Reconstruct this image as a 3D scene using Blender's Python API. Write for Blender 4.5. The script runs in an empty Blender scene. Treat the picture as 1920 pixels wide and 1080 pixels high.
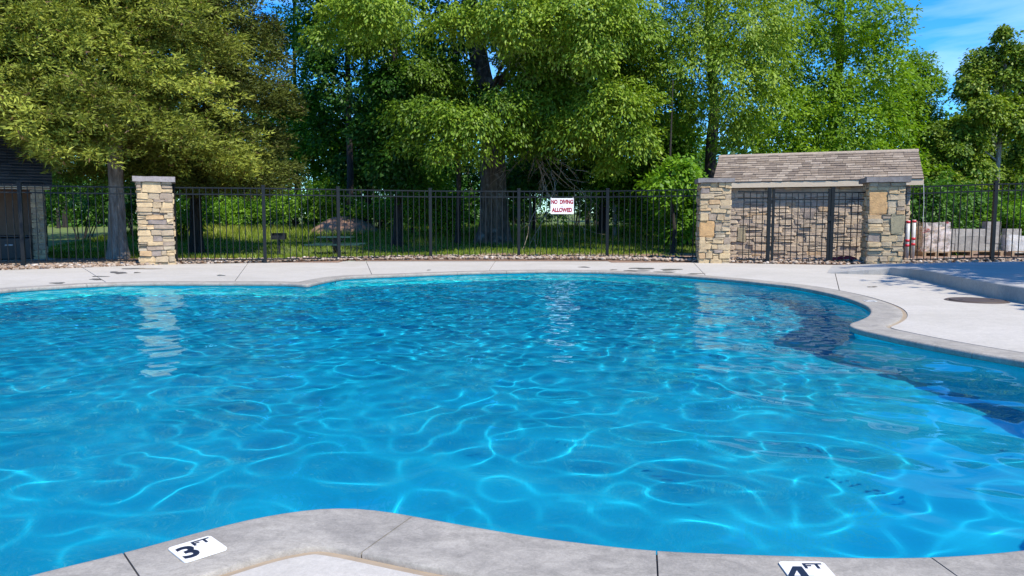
import bpy, bmesh, math, random
import numpy as np
from mathutils import Vector, Matrix, noise
from mathutils.geometry import tessellate_polygon

S = bpy.context.scene
COL = S.collection
R = math.radians
random.seed(7)

# ------------------------------------------------------------------ camera
F = 1400.0                       # focal length in pixels of the 1920 px wide photograph
PITCH = math.atan(126 / F)
CH = 1.0                         # camera height above the pool coping
cam = bpy.data.cameras.new('camera'); camo = bpy.data.objects.new('camera', cam); COL.objects.link(camo)
cam.sensor_width = 36; cam.lens = F / 1920 * 36
camo.location = (0, 0, CH); camo.rotation_euler = (math.pi / 2 - PITCH, 0, 0)
cam.clip_start = 0.05; cam.clip_end = 2000
S.camera = camo

# ------------------------------------------------------------------ sky and sun
SUN = Vector((0.36, -0.51, 0.78)).normalized()       # direction towards the sun
EL = math.asin(SUN.z); AZ = math.atan2(SUN.x, SUN.y)
W = bpy.data.worlds.new('World'); S.world = W; W.use_nodes = True
nt = W.node_tree; bg = nt.nodes['Background']
sky = nt.nodes.new('ShaderNodeTexSky'); sky.sky_type = 'NISHITA'; sky.sun_disc = False
sky.sun_elevation = EL; sky.sun_rotation = AZ; sky.altitude = 300; sky.air_density = 1.0; sky.dust_density = 0.1; sky.ozone_density = 3.0
hs = nt.nodes.new('ShaderNodeHueSaturation'); hs.inputs['Saturation'].default_value = 1.42; hs.inputs['Hue'].default_value = 0.497
nt.links.new(sky.outputs[0], hs.inputs['Color'])
tc = nt.nodes.new('ShaderNodeTexCoord'); mp = nt.nodes.new('ShaderNodeMapping')
mp.inputs['Scale'].default_value = (1.6, 1.6, 9.0); mp.inputs['Rotation'].default_value = (0.05, 0.10, 0)
nz = nt.nodes.new('ShaderNodeTexNoise'); nz.inputs['Scale'].default_value = 2.2; nz.inputs['Detail'].default_value = 7; nz.inputs['Distortion'].default_value = 0.5
rp = nt.nodes.new('ShaderNodeValToRGB'); rp.color_ramp.elements[0].position = 0.52; rp.color_ramp.elements[1].position = 0.80
rp.color_ramp.elements[1].color = (0.42, 0.42, 0.42, 1)
mx = nt.nodes.new('ShaderNodeMix'); mx.data_type = 'RGBA'; mx.inputs['B'].default_value = (4.2, 5.2, 6.6, 1)
nt.links.new(tc.outputs['Generated'], mp.inputs[0]); nt.links.new(mp.outputs[0], nz.inputs['Vector'])
nt.links.new(nz.outputs['Fac'], rp.inputs[0]); nt.links.new(rp.outputs[0], mx.inputs['Factor'])
tint = nt.nodes.new('ShaderNodeMix'); tint.data_type = 'RGBA'; tint.blend_type = 'MULTIPLY'; tint.inputs['Factor'].default_value = 1.0; tint.inputs['B'].default_value = (0.47, 0.74, 0.97, 1)
nt.links.new(hs.outputs[0], tint.inputs['A']); nt.links.new(tint.outputs['Result'], mx.inputs['A']); nt.links.new(mx.outputs['Result'], bg.inputs[0])
bg.inputs[1].default_value = 0.15
sl = bpy.data.lights.new('sun', 'SUN'); sl.energy = 3.7; sl.angle = R(0.53); sl.color = (1.0, 0.92, 0.79)
suno = bpy.data.objects.new('sun', sl); COL.objects.link(suno)
suno.rotation_euler = SUN.to_track_quat('Z', 'Y').to_euler(); suno.location = (20, -10, 30)
sl.cycles.is_caustics_light = True                    # true refracted light on the pool floor
S.view_settings.view_transform = 'Standard'; S.view_settings.look = 'None'
S.view_settings.exposure = 0.92; S.view_settings.gamma = 1.0; S.view_settings.use_curve_mapping = False
S.render.engine = 'CYCLES'
S.cycles.max_bounces = 10; S.cycles.transparent_max_bounces = 8; S.cycles.sample_clamp_indirect = 6.0

# ------------------------------------------------------------------ layout helpers
CP, SP = math.cos(PITCH), math.sin(PITCH)
def at(px, py, z=0.0):
    """ground point that the photograph shows at pixel (px, py)"""
    u = (px - 960) / F; v = (540 - py) / F
    d = Vector((u, CP + v * SP, -SP + v * CP))
    t = (z - CH) / d.z
    return Vector((0, 0, CH)) + d * t
def P(px, py, y):
    """point at distance y in front of the camera that the photograph shows at pixel (px, py)"""
    u = (px - 960) / F; v = (540 - py) / F
    d = Vector((u, CP + v * SP, -SP + v * CP))
    return Vector((0, 0, CH)) + d * (y / d.y)

def link(o, parent=None):
    COL.objects.link(o)
    if parent: o.parent = parent
    return o
def tag(o, label=None, cat=None, group=None, kind=None):
    if label: o['label'] = label
    if cat: o['category'] = cat
    if group: o['group'] = group
    if kind: o['kind'] = kind
    return o
def thing(name, label, cat, loc=(0, 0, 0), rz=0.0, group=None):
    o = bpy.data.objects.new(name, None); COL.objects.link(o); o.empty_display_size = 0.2
    o.location = loc; o.rotation_euler = (0, 0, rz)
    return tag(o, label, cat, group)
def obj(name, me, mat=None, parent=None, smooth=False):
    if isinstance(me, bmesh.types.BMesh):
        bm = me; me = bpy.data.meshes.new(name); bm.to_mesh(me); bm.free()
    if mat is not None and not me.materials: me.materials.append(mat)
    if smooth: me.polygons.foreach_set('use_smooth', [True] * len(me.polygons))
    return link(bpy.data.objects.new(name, me), parent)
def from_arrays(name, v, f, mat, smooth=False, tone=None):
    """fast mesh from numpy arrays; f is (n,3) or (n,4); tone is one float per face"""
    me = bpy.data.meshes.new(name); n, k = f.shape
    me.vertices.add(len(v)); me.vertices.foreach_set('co', np.asarray(v, np.float32).ravel())
    me.loops.add(n * k); me.loops.foreach_set('vertex_index', np.asarray(f, np.int32).ravel())
    me.polygons.add(n); me.polygons.foreach_set('loop_start', np.arange(0, n * k, k, dtype=np.int32))
    me.polygons.foreach_set('use_smooth', np.full(n, smooth))
    if tone is not None:
        a = me.attributes.new('tone', 'FLOAT', 'FACE'); a.data.foreach_set('value', np.asarray(tone, np.float32))
    me.update(); me.validate(); me.materials.append(mat)
    return me
def add_box(bm, lo, hi, mtx=None):
    v = [bm.verts.new((x, y, z)) for x in (lo[0], hi[0]) for y in (lo[1], hi[1]) for z in (lo[2], hi[2])]
    if mtx is not None:
        for q in v: q.co = mtx @ q.co
    for i in ((0, 1, 3, 2), (4, 6, 7, 5), (0, 4, 5, 1), (2, 3, 7, 6), (0, 2, 6, 4), (1, 5, 7, 3)):
        bm.faces.new([v[j] for j in i])
    return v
def box(name, lo, hi, mat, parent=None, bevel=0.0):
    bm = bmesh.new(); add_box(bm, lo, hi)
    if bevel: bmesh.ops.bevel(bm, geom=bm.edges[:], offset=bevel, segments=2, affect='EDGES', profile=0.5)
    bmesh.ops.recalc_face_normals(bm, faces=bm.faces[:])
    return obj(name, bm, mat, parent)
def add_bar(bm, a, b, w, d=None):
    a = Vector(a); b = Vector(b); d = d or w
    z = (b - a).normalized(); x = z.orthogonal().normalized() if abs(z.z) < 0.9 else Vector((1, 0, 0))
    if abs(z.z) < 0.9: x = z.cross(Vector((0, 0, 1))).normalized()
    y = z.cross(x).normalized()
    m = Matrix((x, y, z)).transposed().to_4x4(); m.translation = a
    add_box(bm, (-w / 2, -d / 2, 0), (w / 2, d / 2, (b - a).length), m)
def add_tube(bm, pts, rad, seg=8, cap=True):
    rings = []
    for i, p in enumerate(pts):
        p = Vector(p); t = (Vector(pts[min(i + 1, len(pts) - 1)]) - Vector(pts[max(i - 1, 0)])).normalized()
        x = t.cross(Vector((0.13, 0.97, 0.2))).normalized(); y = t.cross(x).normalized()
        r = rad[i] if hasattr(rad, '__len__') else rad
        rings.append([bm.verts.new(p + x * (r * math.cos(2 * math.pi * k / seg)) + y * (r * math.sin(2 * math.pi * k / seg))) for k in range(seg)])
    for a, b in zip(rings, rings[1:]):
        for k in range(seg): bm.faces.new((a[k], a[(k + 1) % seg], b[(k + 1) % seg], b[k]))
    if cap:
        bm.faces.new(rings[0][::-1]); bm.faces.new(rings[-1])

# ------------------------------------------------------------------ materials
def newmat(name):
    m = bpy.data.materials.new(name); m.use_nodes = True
    t = m.node_tree; b = t.nodes['Principled BSDF']
    return m, t, b
def ramp(t, stops, fac=None):
    r = t.nodes.new('ShaderNodeValToRGB'); e = r.color_ramp.elements
    while len(e) < len(stops): e.new(0.5)
    for q, (p, c) in zip(e, stops): q.position = p; q.color = (*c, 1)
    if fac is not None: t.links.new(fac, r.inputs[0])
    return r
def tnoise(t, scale, detail=4, rough=0.55, coord='Object', dist=0.0, stretch=None):
    c = t.nodes.new('ShaderNodeTexCoord'); n = t.nodes.new('ShaderNodeTexNoise')
    n.inputs['Scale'].default_value = scale; n.inputs['Detail'].default_value = detail; n.inputs['Roughness'].default_value = rough
    n.inputs['Distortion'].default_value = dist
    if coord == 'World':
        g = t.nodes.new('ShaderNodeNewGeometry'); src = g.outputs['Position']
    else: src = c.outputs[coord]
    if stretch:
        mpp = t.nodes.new('ShaderNodeMapping'); mpp.inputs['Scale'].default_value = stretch
        t.links.new(src, mpp.inputs[0]); src = mpp.outputs[0]
    t.links.new(src, n.inputs['Vector'])
    return n
def mixc(t, a, b, fac, mode='MIX'):
    m = t.nodes.new('ShaderNodeMix'); m.data_type = 'RGBA'; m.blend_type = mode
    for s, v in (('A', a), ('B', b), ('Factor', fac)):
        if hasattr(v, 'is_linked'): t.links.new(v, m.inputs[s])
        else: m.inputs[s].default_value = v if not isinstance(v, tuple) else (*v, 1)
    return m.outputs['Result']
def bump(t, b, height, strength=0.4, dist=0.01):
    n = t.nodes.new('ShaderNodeBump'); n.inputs['Strength'].default_value = strength; n.inputs['Distance'].default_value = dist
    t.links.new(height, n.inputs['Height']); t.links.new(n.outputs[0], b.inputs['Normal'])

def plain(name, c, rough=0.6, metal=0.0, var=0.12, scale=12, bstr=0.15):
    m, t, b = newmat(name)
    n = tnoise(t, scale, 5)
    lo = tuple(x * (1 - var) for x in c); hi = tuple(min(1, x * (1 + var)) for x in c)
    r = ramp(t, [(0.3, lo), (0.7, hi)], n.outputs['Fac'])
    t.links.new(r.outputs[0], b.inputs['Base Color']); b.inputs['Roughness'].default_value = rough; b.inputs['Metallic'].default_value = metal
    if bstr: bump(t, b, n.outputs['Fac'], bstr, 0.004)
    return m

def concrete(name, c, dark, big=0.5, fine=60, streak=0.25, rough=0.85, bstr=0.35, speck=0.10):
    m, t, b = newmat(name)
    n1 = tnoise(t, big, 8, 0.68, 'World', 0.6); n2 = tnoise(t, fine, 4, 0.8, 'World'); n3 = tnoise(t, 5.0, 8, 0.75, 'World', 1.6, (1.0, 1.7, 1.0)); n4 = tnoise(t, 22.0, 6, 0.8, 'World', 0.8)
    r1 = ramp(t, [(0.30, dark), (0.62, c)], n1.outputs['Fac'])
    r3 = ramp(t, [(0.36, (1 - streak,) * 3), (0.58, (1, 1, 1))], n3.outputs['Fac'])
    r4 = ramp(t, [(0.34, (1 - streak * 0.8,) * 3), (0.56, (1.02, 1.02, 1.02))], n4.outputs['Fac'])
    r2 = ramp(t, [(0.3, (1 - speck * 1.4,) * 3), (0.7, (1 + speck * 0.6,) * 3)], n2.outputs['Fac'])
    x = mixc(t, r1.outputs[0], r3.outputs[0], 1.0, 'MULTIPLY'); x = mixc(t, x, r4.outputs[0], 1.0, 'MULTIPLY'); x = mixc(t, x, r2.outputs[0], 1.0, 'MULTIPLY')
    t.links.new(x, b.inputs['Base Color']); b.inputs['Roughness'].default_value = rough
    bump(t, b, n2.outputs['Fac'], bstr, 0.004)
    return m

M = {}
M['deck'] = concrete('deck_concrete', (0.50, 0.468, 0.415), (0.43, 0.40, 0.345), 0.7, 90, 0.11)
M['coping'] = concrete('coping_concrete', (0.385, 0.355, 0.305), (0.27, 0.25, 0.22), 3.0, 110, 0.24, bstr=0.4, speck=0.16)
M['kerb'] = concrete('platform_concrete', (0.42, 0.405, 0.375), (0.34, 0.33, 0.31), 0.8, 60, 0.15)
M['caulk'] = plain('caulk', (0.33, 0.26, 0.18), 0.8)
M['joint'] = plain('joint_dirt', (0.07, 0.06, 0.05), 0.95)
M['jointfill'] = plain('joint_fill', (0.13, 0.12, 0.11), 0.95)
M['white'] = plain('white_plate', (0.74, 0.74, 0.73), 0.35, var=0.03, bstr=0.03)
M['navy'] = plain('navy_print', (0.012, 0.016, 0.035), 0.4, bstr=0)
M['maroon'] = plain('maroon_print', (0.30, 0.008, 0.025), 0.5, bstr=0)
M['greyprint'] = plain('faded_print', (0.35, 0.33, 0.36), 0.5, bstr=0)
M['fence'] = plain('fence_metal', (0.010, 0.012, 0.014), 0.42, 0.0, 0.2, 20, 0.05)
M['fence'].node_tree.nodes['Principled BSDF'].inputs['Specular IOR Level'].default_value = 0.22
M['wet'] = plain('wet_concrete', (0.145, 0.135, 0.125), 0.28, bstr=0.1)
M['lid'] = plain('rusty_lid', (0.07, 0.05, 0.04), 0.7, bstr=0.4)
M['mortar'] = plain('mortar', (0.42, 0.355, 0.27), 0.95, scale=30, bstr=0.4)
M['cap'] = concrete('cap_stone', (0.24, 0.225, 0.22), (0.15, 0.14, 0.14), 3.0, 40, 0.2)
M['cap_pale'] = concrete('cap_stone_pale', (0.33, 0.30, 0.30), (0.22, 0.20, 0.20), 3.0, 40, 0.2)
M['fascia'] = plain('fascia_paint', (0.58, 0.475, 0.34), 0.6, var=0.05)
M['soffit'] = plain('soffit_wood', (0.22, 0.13, 0.07), 0.7)
M['black'] = plain('black_plastic', (0.012, 0.012, 0.013), 0.45)
M['bluebox'] = plain('skimmer_plastic', (0.01, 0.09, 0.20), 0.5)
M['green_metal'] = plain('green_metal', (0.012, 0.045, 0.04), 0.45)
M['red'] = plain('red_plastic', (0.50, 0.012, 0.03), 0.4)
M['redcloth'] = plain('dark_red_cloth', (0.22, 0.008, 0.018), 0.85)
M['pvc'] = plain('white_pvc', (0.48, 0.48, 0.48), 0.35)
M['wood'] = plain('pallet_wood', (0.30, 0.21, 0.13), 0.8)
M['brownwall'] = plain('brown_siding', (0.15, 0.095, 0.06), 0.8)
M['dirt'] = concrete('red_dirt', (0.40, 0.24, 0.16), (0.28, 0.155, 0.10), 1.5, 25, 0.3, bstr=0.8)

def film_mat():
    m, t, b = newmat('plastic_film')
    n = tnoise(t, 3.2, 5, 0.6, dist=1.0); n2 = tnoise(t, 5, 4, 0.6)
    r = ramp(t, [(0.0, (0.60, 0.55, 0.54)), (0.58, (0.62, 0.55, 0.53)), (0.63, (0.48, 0.03, 0.05)), (0.70, (0.48, 0.03, 0.05)), (0.74, (0.62, 0.55, 0.53))], n.outputs['Fac'])
    t.links.new(r.outputs[0], b.inputs['Base Color']); b.inputs['Roughness'].default_value = 0.25
    a = ramp(t, [(0.38, (0.12, 0.12, 0.12)), (0.60, (0.88, 0.88, 0.88))], n2.outputs['Fac']); t.links.new(a.outputs[0], b.inputs['Alpha'])
    bump(t, b, n2.outputs['Fac'], 0.8, 0.05)
    return m
M['film'] = film_mat()
def clearfilm():
    m, t, b = newmat('clear_film')
    n = tnoise(t, 5, 6, 0.6)
    b.inputs['Base Color'].default_value = (0.75, 0.76, 0.78, 1); b.inputs['Roughness'].default_value = 0.22
    r = ramp(t, [(0.35, (0.25, 0.25, 0.25)), (0.65, (0.62, 0.62, 0.62))], n.outputs['Fac'])
    t.links.new(r.outputs[0], b.inputs['Alpha']); bump(t, b, n.outputs['Fac'], 0.7, 0.05)
    return m
M['clearfilm'] = clearfilm()

def stone_mat(name, stops):
    m, t, b = newmat(name)
    oi = t.nodes.new('ShaderNodeObjectInfo')
    r = ramp(t, stops, oi.outputs['Random']); r.color_ramp.interpolation = 'CONSTANT'
    n = tnoise(t, 9, 6, 0.65, 'World'); n2 = tnoise(t, 45, 4, 0.7, 'World')
    r2 = ramp(t, [(0.25, (0.68, 0.66, 0.66)), (0.7, (1.15, 1.12, 1.05))], n.outputs['Fac'])
    x = mixc(t, r.outputs[0], r2.outputs[0], 1.0, 'MULTIPLY')
    t.links.new(x, b.inputs['Base Color']); b.inputs['Roughness'].default_value = 0.92
    ad = t.nodes.new('ShaderNodeMath'); ad.operation = 'ADD'
    t.links.new(n.outputs['Fac'], ad.inputs[0]); t.links.new(n2.outputs['Fac'], ad.inputs[1])
    bump(t, b, ad.outputs[0], 0.7, 0.02)
    return m
M['stone'] = stone_mat('ledge_stone', [(0.0, (0.49, 0.38, 0.235)), (0.14, (0.41, 0.32, 0.205)), (0.26, (0.45, 0.365, 0.25)), (0.38, (0.54, 0.42, 0.255)),
                                       (0.52, (0.385, 0.315, 0.225)), (0.68, (0.315, 0.255, 0.20)), (0.74, (0.46, 0.36, 0.23)), (0.84, (0.41, 0.35, 0.26)), (0.93, (0.47, 0.33, 0.19))])
M['stonewall'] = stone_mat('ledge_stone_wall', [(0.0, (0.52, 0.425, 0.315)), (0.15, (0.46, 0.375, 0.285)), (0.3, (0.55, 0.455, 0.34)), (0.45, (0.41, 0.34, 0.27)),
                                                (0.56, (0.55, 0.44, 0.32)), (0.70, (0.49, 0.40, 0.31)), (0.91, (0.36, 0.30, 0.255)), (0.95, (0.50, 0.365, 0.23))])
M['block'] = stone_mat('cement_block', [(0.0, (0.27, 0.265, 0.26)), (0.25, (0.32, 0.315, 0.31)), (0.5, (0.29, 0.285, 0.28)), (0.75, (0.35, 0.345, 0.335))])
M['blockpale'] = stone_mat('pale_block', [(0.0, (0.40, 0.39, 0.37)), (0.3, (0.46, 0.45, 0.43)), (0.6, (0.36, 0.35, 0.335))])
M['stone_orange'] = stone_mat('orange_flag_stone', [(0.0, (0.46, 0.29, 0.13)), (0.5, (0.50, 0.32, 0.155))])
M['stone_olive'] = stone_mat('olive_flag_stone', [(0.0, (0.30, 0.27, 0.18)), (0.5, (0.32, 0.28, 0.19))])
M['stone_grey'] = stone_mat('grey_flag_stone', [(0.0, (0.24, 0.205, 0.19)), (0.5, (0.27, 0.23, 0.205))])
M['shingle'] = stone_mat('roof_shingle', [(0.0, (0.225, 0.18, 0.14)), (0.2, (0.28, 0.23, 0.185)), (0.4, (0.18, 0.145, 0.118)), (0.6, (0.25, 0.205, 0.165)), (0.8, (0.32, 0.27, 0.22))])

def tone_mat(name, stops, rough=0.9, bscale=0, spec=0.3):
    m, t, b = newmat(name)
    a = t.nodes.new('ShaderNodeAttribute'); a.attribute_name = 'tone'
    r = ramp(t, stops, a.outputs['Fac'])
    t.links.new(r.outputs[0], b.inputs['Base Color']); b.inputs['Roughness'].default_value = rough
    b.inputs['Specular IOR Level'].default_value = spec
    if bscale:
        n = tnoise(t, bscale, 4); bump(t, b, n.outputs['Fac'], 0.5, 0.01)
    return m
M['gravel'] = tone_mat('river_gravel', [(0.0, (0.16, 0.10, 0.065)), (0.3, (0.30, 0.215, 0.15)), (0.55, (0.40, 0.335, 0.265)), (0.8, (0.24, 0.18, 0.14)), (1.0, (0.52, 0.46, 0.40))])
M['darkshingle'] = tone_mat('dark_shingle', [(0.0, (0.05, 0.045, 0.045)), (1.0, (0.10, 0.09, 0.088))])

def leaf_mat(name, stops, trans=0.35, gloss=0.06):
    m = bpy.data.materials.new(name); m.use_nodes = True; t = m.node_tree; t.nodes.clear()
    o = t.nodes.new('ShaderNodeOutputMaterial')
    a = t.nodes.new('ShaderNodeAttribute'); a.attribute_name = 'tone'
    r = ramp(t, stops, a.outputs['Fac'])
    d = t.nodes.new('ShaderNodeBsdfDiffuse'); tr = t.nodes.new('ShaderNodeBsdfTranslucent'); g = t.nodes.new('ShaderNodeBsdfGlossy')
    g.inputs['Roughness'].default_value = 0.5; g.inputs['Color'].default_value = (0.9, 0.95, 0.9, 1)
    t.links.new(r.outputs[0], d.inputs[0])
    y = mixc(t, r.outputs[0], (1.25, 1.3, 0.5), 1.0, 'MULTIPLY'); t.links.new(y, tr.inputs[0])
    m1 = t.nodes.new('ShaderNodeMixShader'); m1.inputs[0].default_value = trans
    t.links.new(d.outputs[0], m1.inputs[1]); t.links.new(tr.outputs[0], m1.inputs[2])
    m2 = t.nodes.new('ShaderNodeMixShader'); m2.inputs[0].default_value = gloss
    t.links.new(m1.outputs[0], m2.inputs[1]); t.links.new(g.outputs[0], m2.inputs[2]); t.links.new(m2.outputs[0], o.inputs[0])
    return m
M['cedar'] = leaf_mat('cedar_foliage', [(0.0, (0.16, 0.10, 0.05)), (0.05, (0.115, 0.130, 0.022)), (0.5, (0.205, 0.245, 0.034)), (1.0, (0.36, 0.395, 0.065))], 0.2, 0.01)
M['cedar_shaded'] = leaf_mat('shaded_cedar_foliage', [(0.0, (0.09, 0.06, 0.03)), (0.05, (0.050, 0.065, 0.014)), (1.0, (0.135, 0.165, 0.028))], 0.15, 0.01)  # cedar greens darkened: the shade on this tree is put into the colour
M['oak'] = leaf_mat('oak_leaf', [(0.0, (0.06, 0.12, 0.010)), (0.5, (0.145, 0.25, 0.016)), (1.0, (0.30, 0.40, 0.045))], 0.36, 0.018)
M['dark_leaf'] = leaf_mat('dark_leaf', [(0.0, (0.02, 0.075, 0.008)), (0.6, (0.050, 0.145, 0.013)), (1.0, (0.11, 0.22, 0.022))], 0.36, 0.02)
M['locust'] = leaf_mat('locust_leaf', [(0.0, (0.075, 0.165, 0.010)), (0.5, (0.155, 0.28, 0.014)), (1.0, (0.26, 0.385, 0.024))], 0.42, 0.015)
M['poplar'] = leaf_mat('poplar_leaf', [(0.0, (0.055, 0.12, 0.010)), (0.5, (0.145, 0.235, 0.018)), (1.0, (0.30, 0.37, 0.05))], 0.36, 0.02)
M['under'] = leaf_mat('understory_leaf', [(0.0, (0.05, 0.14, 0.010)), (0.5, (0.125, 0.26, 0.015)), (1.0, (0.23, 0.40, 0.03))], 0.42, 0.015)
M['grass'] = leaf_mat('grass_blade', [(0.0, (0.085, 0.155, 0.012)), (0.5, (0.18, 0.26, 0.022)), (1.0, (0.34, 0.34, 0.06))], 0.35, 0.02)

def bark(name, dark, light, lich=0.0):
    m, t, b = newmat(name)
    n = tnoise(t, 5.0, 6, 0.7, 'Object', 0.4, (2.6, 2.6, 0.45)); n2 = tnoise(t, 3, 5, 0.6)
    r = ramp(t, [(0.36, dark), (0.66, light)], n.outputs['Fac'])
    x = r.outputs[0]
    if lich:
        q = ramp(t, [(0.55, (0, 0, 0)), (0.66, (lich,) * 3)], n2.outputs['Fac'])
        x = mixc(t, x, (0.42, 0.42, 0.40), q.outputs[0])
    t.links.new(x, b.inputs['Base Color']); b.inputs['Roughness'].default_value = 0.95
    bump(t, b, n.outputs['Fac'], 1.0, 0.06)
    return m
M['bark_oak'] = bark('oak_bark', (0.026, 0.019, 0.014), (0.165, 0.13, 0.10), 0.35)
M['bark_cedar'] = bark('cedar_bark', (0.13, 0.105, 0.085), (0.42, 0.36, 0.31), 0.3)
M['bark_dark_shade'] = bark('dark_shaded_bark', (0.011, 0.009, 0.008), (0.046, 0.038, 0.031))  # dark bark, blackened further so that trunks look shaded by colour
M['bark_pale'] = bark('pale_bark', (0.16, 0.14, 0.12), (0.42, 0.39, 0.35))
M['twig'] = plain('dead_twig', (0.30, 0.25, 0.20), 0.9)

def ground_mat():
    m, t, b = newmat('lawn_ground')
    n1 = tnoise(t, 0.35, 5, 0.6, 'World'); n2 = tnoise(t, 6, 6, 0.7, 'World'); n3 = tnoise(t, 40, 3, 0.7, 'World')
    gr = ramp(t, [(0.3, (0.07, 0.12, 0.02)), (0.55, (0.13, 0.175, 0.03)), (0.75, (0.22, 0.20, 0.075))], n2.outputs['Fac'])
    dr = ramp(t, [(0.3, (0.22, 0.13, 0.085)), (0.7, (0.36, 0.235, 0.16))], n2.outputs['Fac'])
    # bare soil: patches, and the strip along the far fence where the grass is worn away
    g = t.nodes.new('ShaderNodeNewGeometry'); sx = t.nodes.new('ShaderNodeSeparateXYZ'); t.links.new(g.outputs['Position'], sx.inputs[0])
    mr = t.nodes.new('ShaderNodeMapRange'); mr.inputs['From Min'].default_value = 24.2; mr.inputs['From Max'].default_value = 20.5
    t.links.new(sx.outputs['Y'], mr.inputs['Value'])
    ad = t.nodes.new('ShaderNodeMath'); ad.operation = 'MULTIPLY_ADD'; ad.inputs[1].default_value = 0.9
    t.links.new(mr.outputs[0], ad.inputs[0]); t.links.new(n1.outputs['Fac'], ad.inputs[2])
    q = ramp(t, [(0.62, (0, 0, 0)), (0.85, (1, 1, 1))], ad.outputs[0])
    x = mixc(t, gr.outputs[0], dr.outputs[0], q.outputs[0])
    t.links.new(x, b.inputs['Base Color']); b.inputs['Roughness'].default_value = 0.97
    bump(t, b, n3.outputs['Fac'], 0.8, 0.05)
    return m
M['ground'] = ground_mat()

def pool_mat(name, c):
    m, t, b = newmat(name)
    n = tnoise(t, 0.8, 5, 0.6, 'World'); n2 = tnoise(t, 14, 4, 0.6, 'World')
    r = ramp(t, [(0.3, tuple(x * 0.93 for x in c)), (0.7, tuple(x * 1.06 for x in c))], n.outputs['Fac'])
    t.links.new(r.outputs[0], b.inputs['Base Color']); b.inputs['Roughness'].default_value = 0.75
    return m
M['plaster'] = pool_mat('blue_pool_plaster', (0.004, 0.33, 0.51))
M['plaster_wall'] = pool_mat('pale_blue_wall_plaster', (0.06, 0.82, 0.86))
def water_mat():
    m = bpy.data.materials.new('pool_water'); m.use_nodes = True; t = m.node_tree; t.nodes.clear()
    o = t.nodes.new('ShaderNodeOutputMaterial'); g = t.nodes.new('ShaderNodeBsdfGlass')
    g.inputs['Roughness'].default_value = 0.0; g.inputs['IOR'].default_value = 1.33; g.inputs['Color'].default_value = (0.58, 0.96, 0.97, 1)
    t.links.new(g.outputs[0], o.inputs[0])
    return m
M['water'] = water_mat()

# ------------------------------------------------------------------ swimming pool outline (inner edge of the coping, clockwise from above)
far = [(0, 543.5), (30, 541), (100, 536.6), (163, 533), (230, 530.8), (290, 530), (412, 530), (525, 530.5), (566, 532.5), (577, 533), (586, 530.8),
       (600, 527.6), (626, 522.4), (656, 518.4), (700, 516.4), (760, 514.2), (857, 510.6), (940, 508.5), (1010, 507.4), (1094, 508), (1187, 511), (1262, 514.7),
       (1356, 522), (1420, 528.5), (1480, 535.3), (1535, 545), (1576, 554.5), (1608, 565), (1627, 574), (1633.5, 583), (1627, 593), (1610, 601), (1597, 605.2), (1592, 608.5),
       (1597, 612), (1612, 617), (1640, 623.4), (1686, 633.5), (1755, 647), (1824, 659.5), (1920, 676)]
near = [(1920, 1030), (1838, 1038), (1747, 1043.6), (1623, 1044.6), (1479, 1040.7), (1340, 1036), (1232, 1031.6), (1120, 1020), (1000, 1005), (897, 988), (784, 968), (740, 959),
        (700, 953), (665, 950.5), (630, 950), (569, 955), (498, 966), (428, 981), (353, 1002), (227, 1036), (100, 1066)]
ring = [at(*p).to_2d() for p in far]
ring += [Vector(p) for p in ((3.70, 4.6), (3.66, 3.95), (3.40, 3.25), (2.95, 2.75), (2.3, 2.42))]
ring += [at(*p).to_2d() for p in near]
ring += [Vector(p) for p in ((-1.75, 1.72), (-2.3, 1.45), (-3.2, 1.35), (-4.6, 1.8), (-6.2, 3.3), (-7.9, 5.6), (-8.9, 7.8), (-9.1, 9.4), (-8.5, 10.4))]
def catmull(pts, step):
    out = []; n = len(pts)
    for i in range(n):
        p0, p1, p2, p3 = pts[i - 1], pts[i], pts[(i + 1) % n], pts[(i + 2) % n]
        t0 = 0; t1 = t0 + max(1e-4, (p1 - p0).length) ** 0.5; t2 = t1 + max(1e-4, (p2 - p1).length) ** 0.5; t3 = t2 + max(1e-4, (p3 - p2).length) ** 0.5
        k = max(1, int((p2 - p1).length / step))
        for j in range(k):
            t = t1 + (t2 - t1) * j / k
            a1 = p0 * ((t1 - t) / (t1 - t0)) + p1 * ((t - t0) / (t1 - t0)); a2 = p1 * ((t2 - t) / (t2 - t1)) + p2 * ((t - t1) / (t2 - t1)); a3 = p2 * ((t3 - t) / (t3 - t2)) + p3 * ((t - t2) / (t3 - t2))
            b1 = a1 * ((t2 - t) / (t2 - t0)) + a2 * ((t - t0) / (t2 - t0)); b2 = a2 * ((t3 - t) / (t3 - t1)) + a3 * ((t - t1) / (t3 - t1))
            out.append(b1 * ((t2 - t) / (t2 - t1)) + b2 * ((t - t1) / (t2 - t1)))
    return out
C0 = catmull(ring, 0.05)
C = np.array([[p.x, p.y] for p in C0])
for _ in range(3): C = 0.25 * np.roll(C, 1, 0) + 0.5 * C + 0.25 * np.roll(C, -1, 0)
NC = len(C)
def normals_out(c):
    t = np.roll(c, -1, 0) - np.roll(c, 1, 0); t /= np.linalg.norm(t, axis=1)[:, None]
    return np.stack([-t[:, 1], t[:, 0]], 1)              # left of a clockwise path = away from the water
N_OUT = normals_out(C)
def offset(dist):
    q = C + N_OUT * dist
    if dist > 0.06:
        d2 = ((q[:, None, :] - C[None]) ** 2).sum(2).min(1); bad = d2 < (dist * 0.985) ** 2
        good = np.where(~bad)[0]; idx = np.arange(NC)
        for k in range(2):
            q[:, k] = np.interp(idx, np.concatenate([good - NC, good, good + NC]), np.tile(q[good, k], 3))
    return q
CW = 0.31
def nearest(px, py):
    p = at(px, py); return int(((C - np.array([p.x, p.y])) ** 2).sum(1).argmin())

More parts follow.
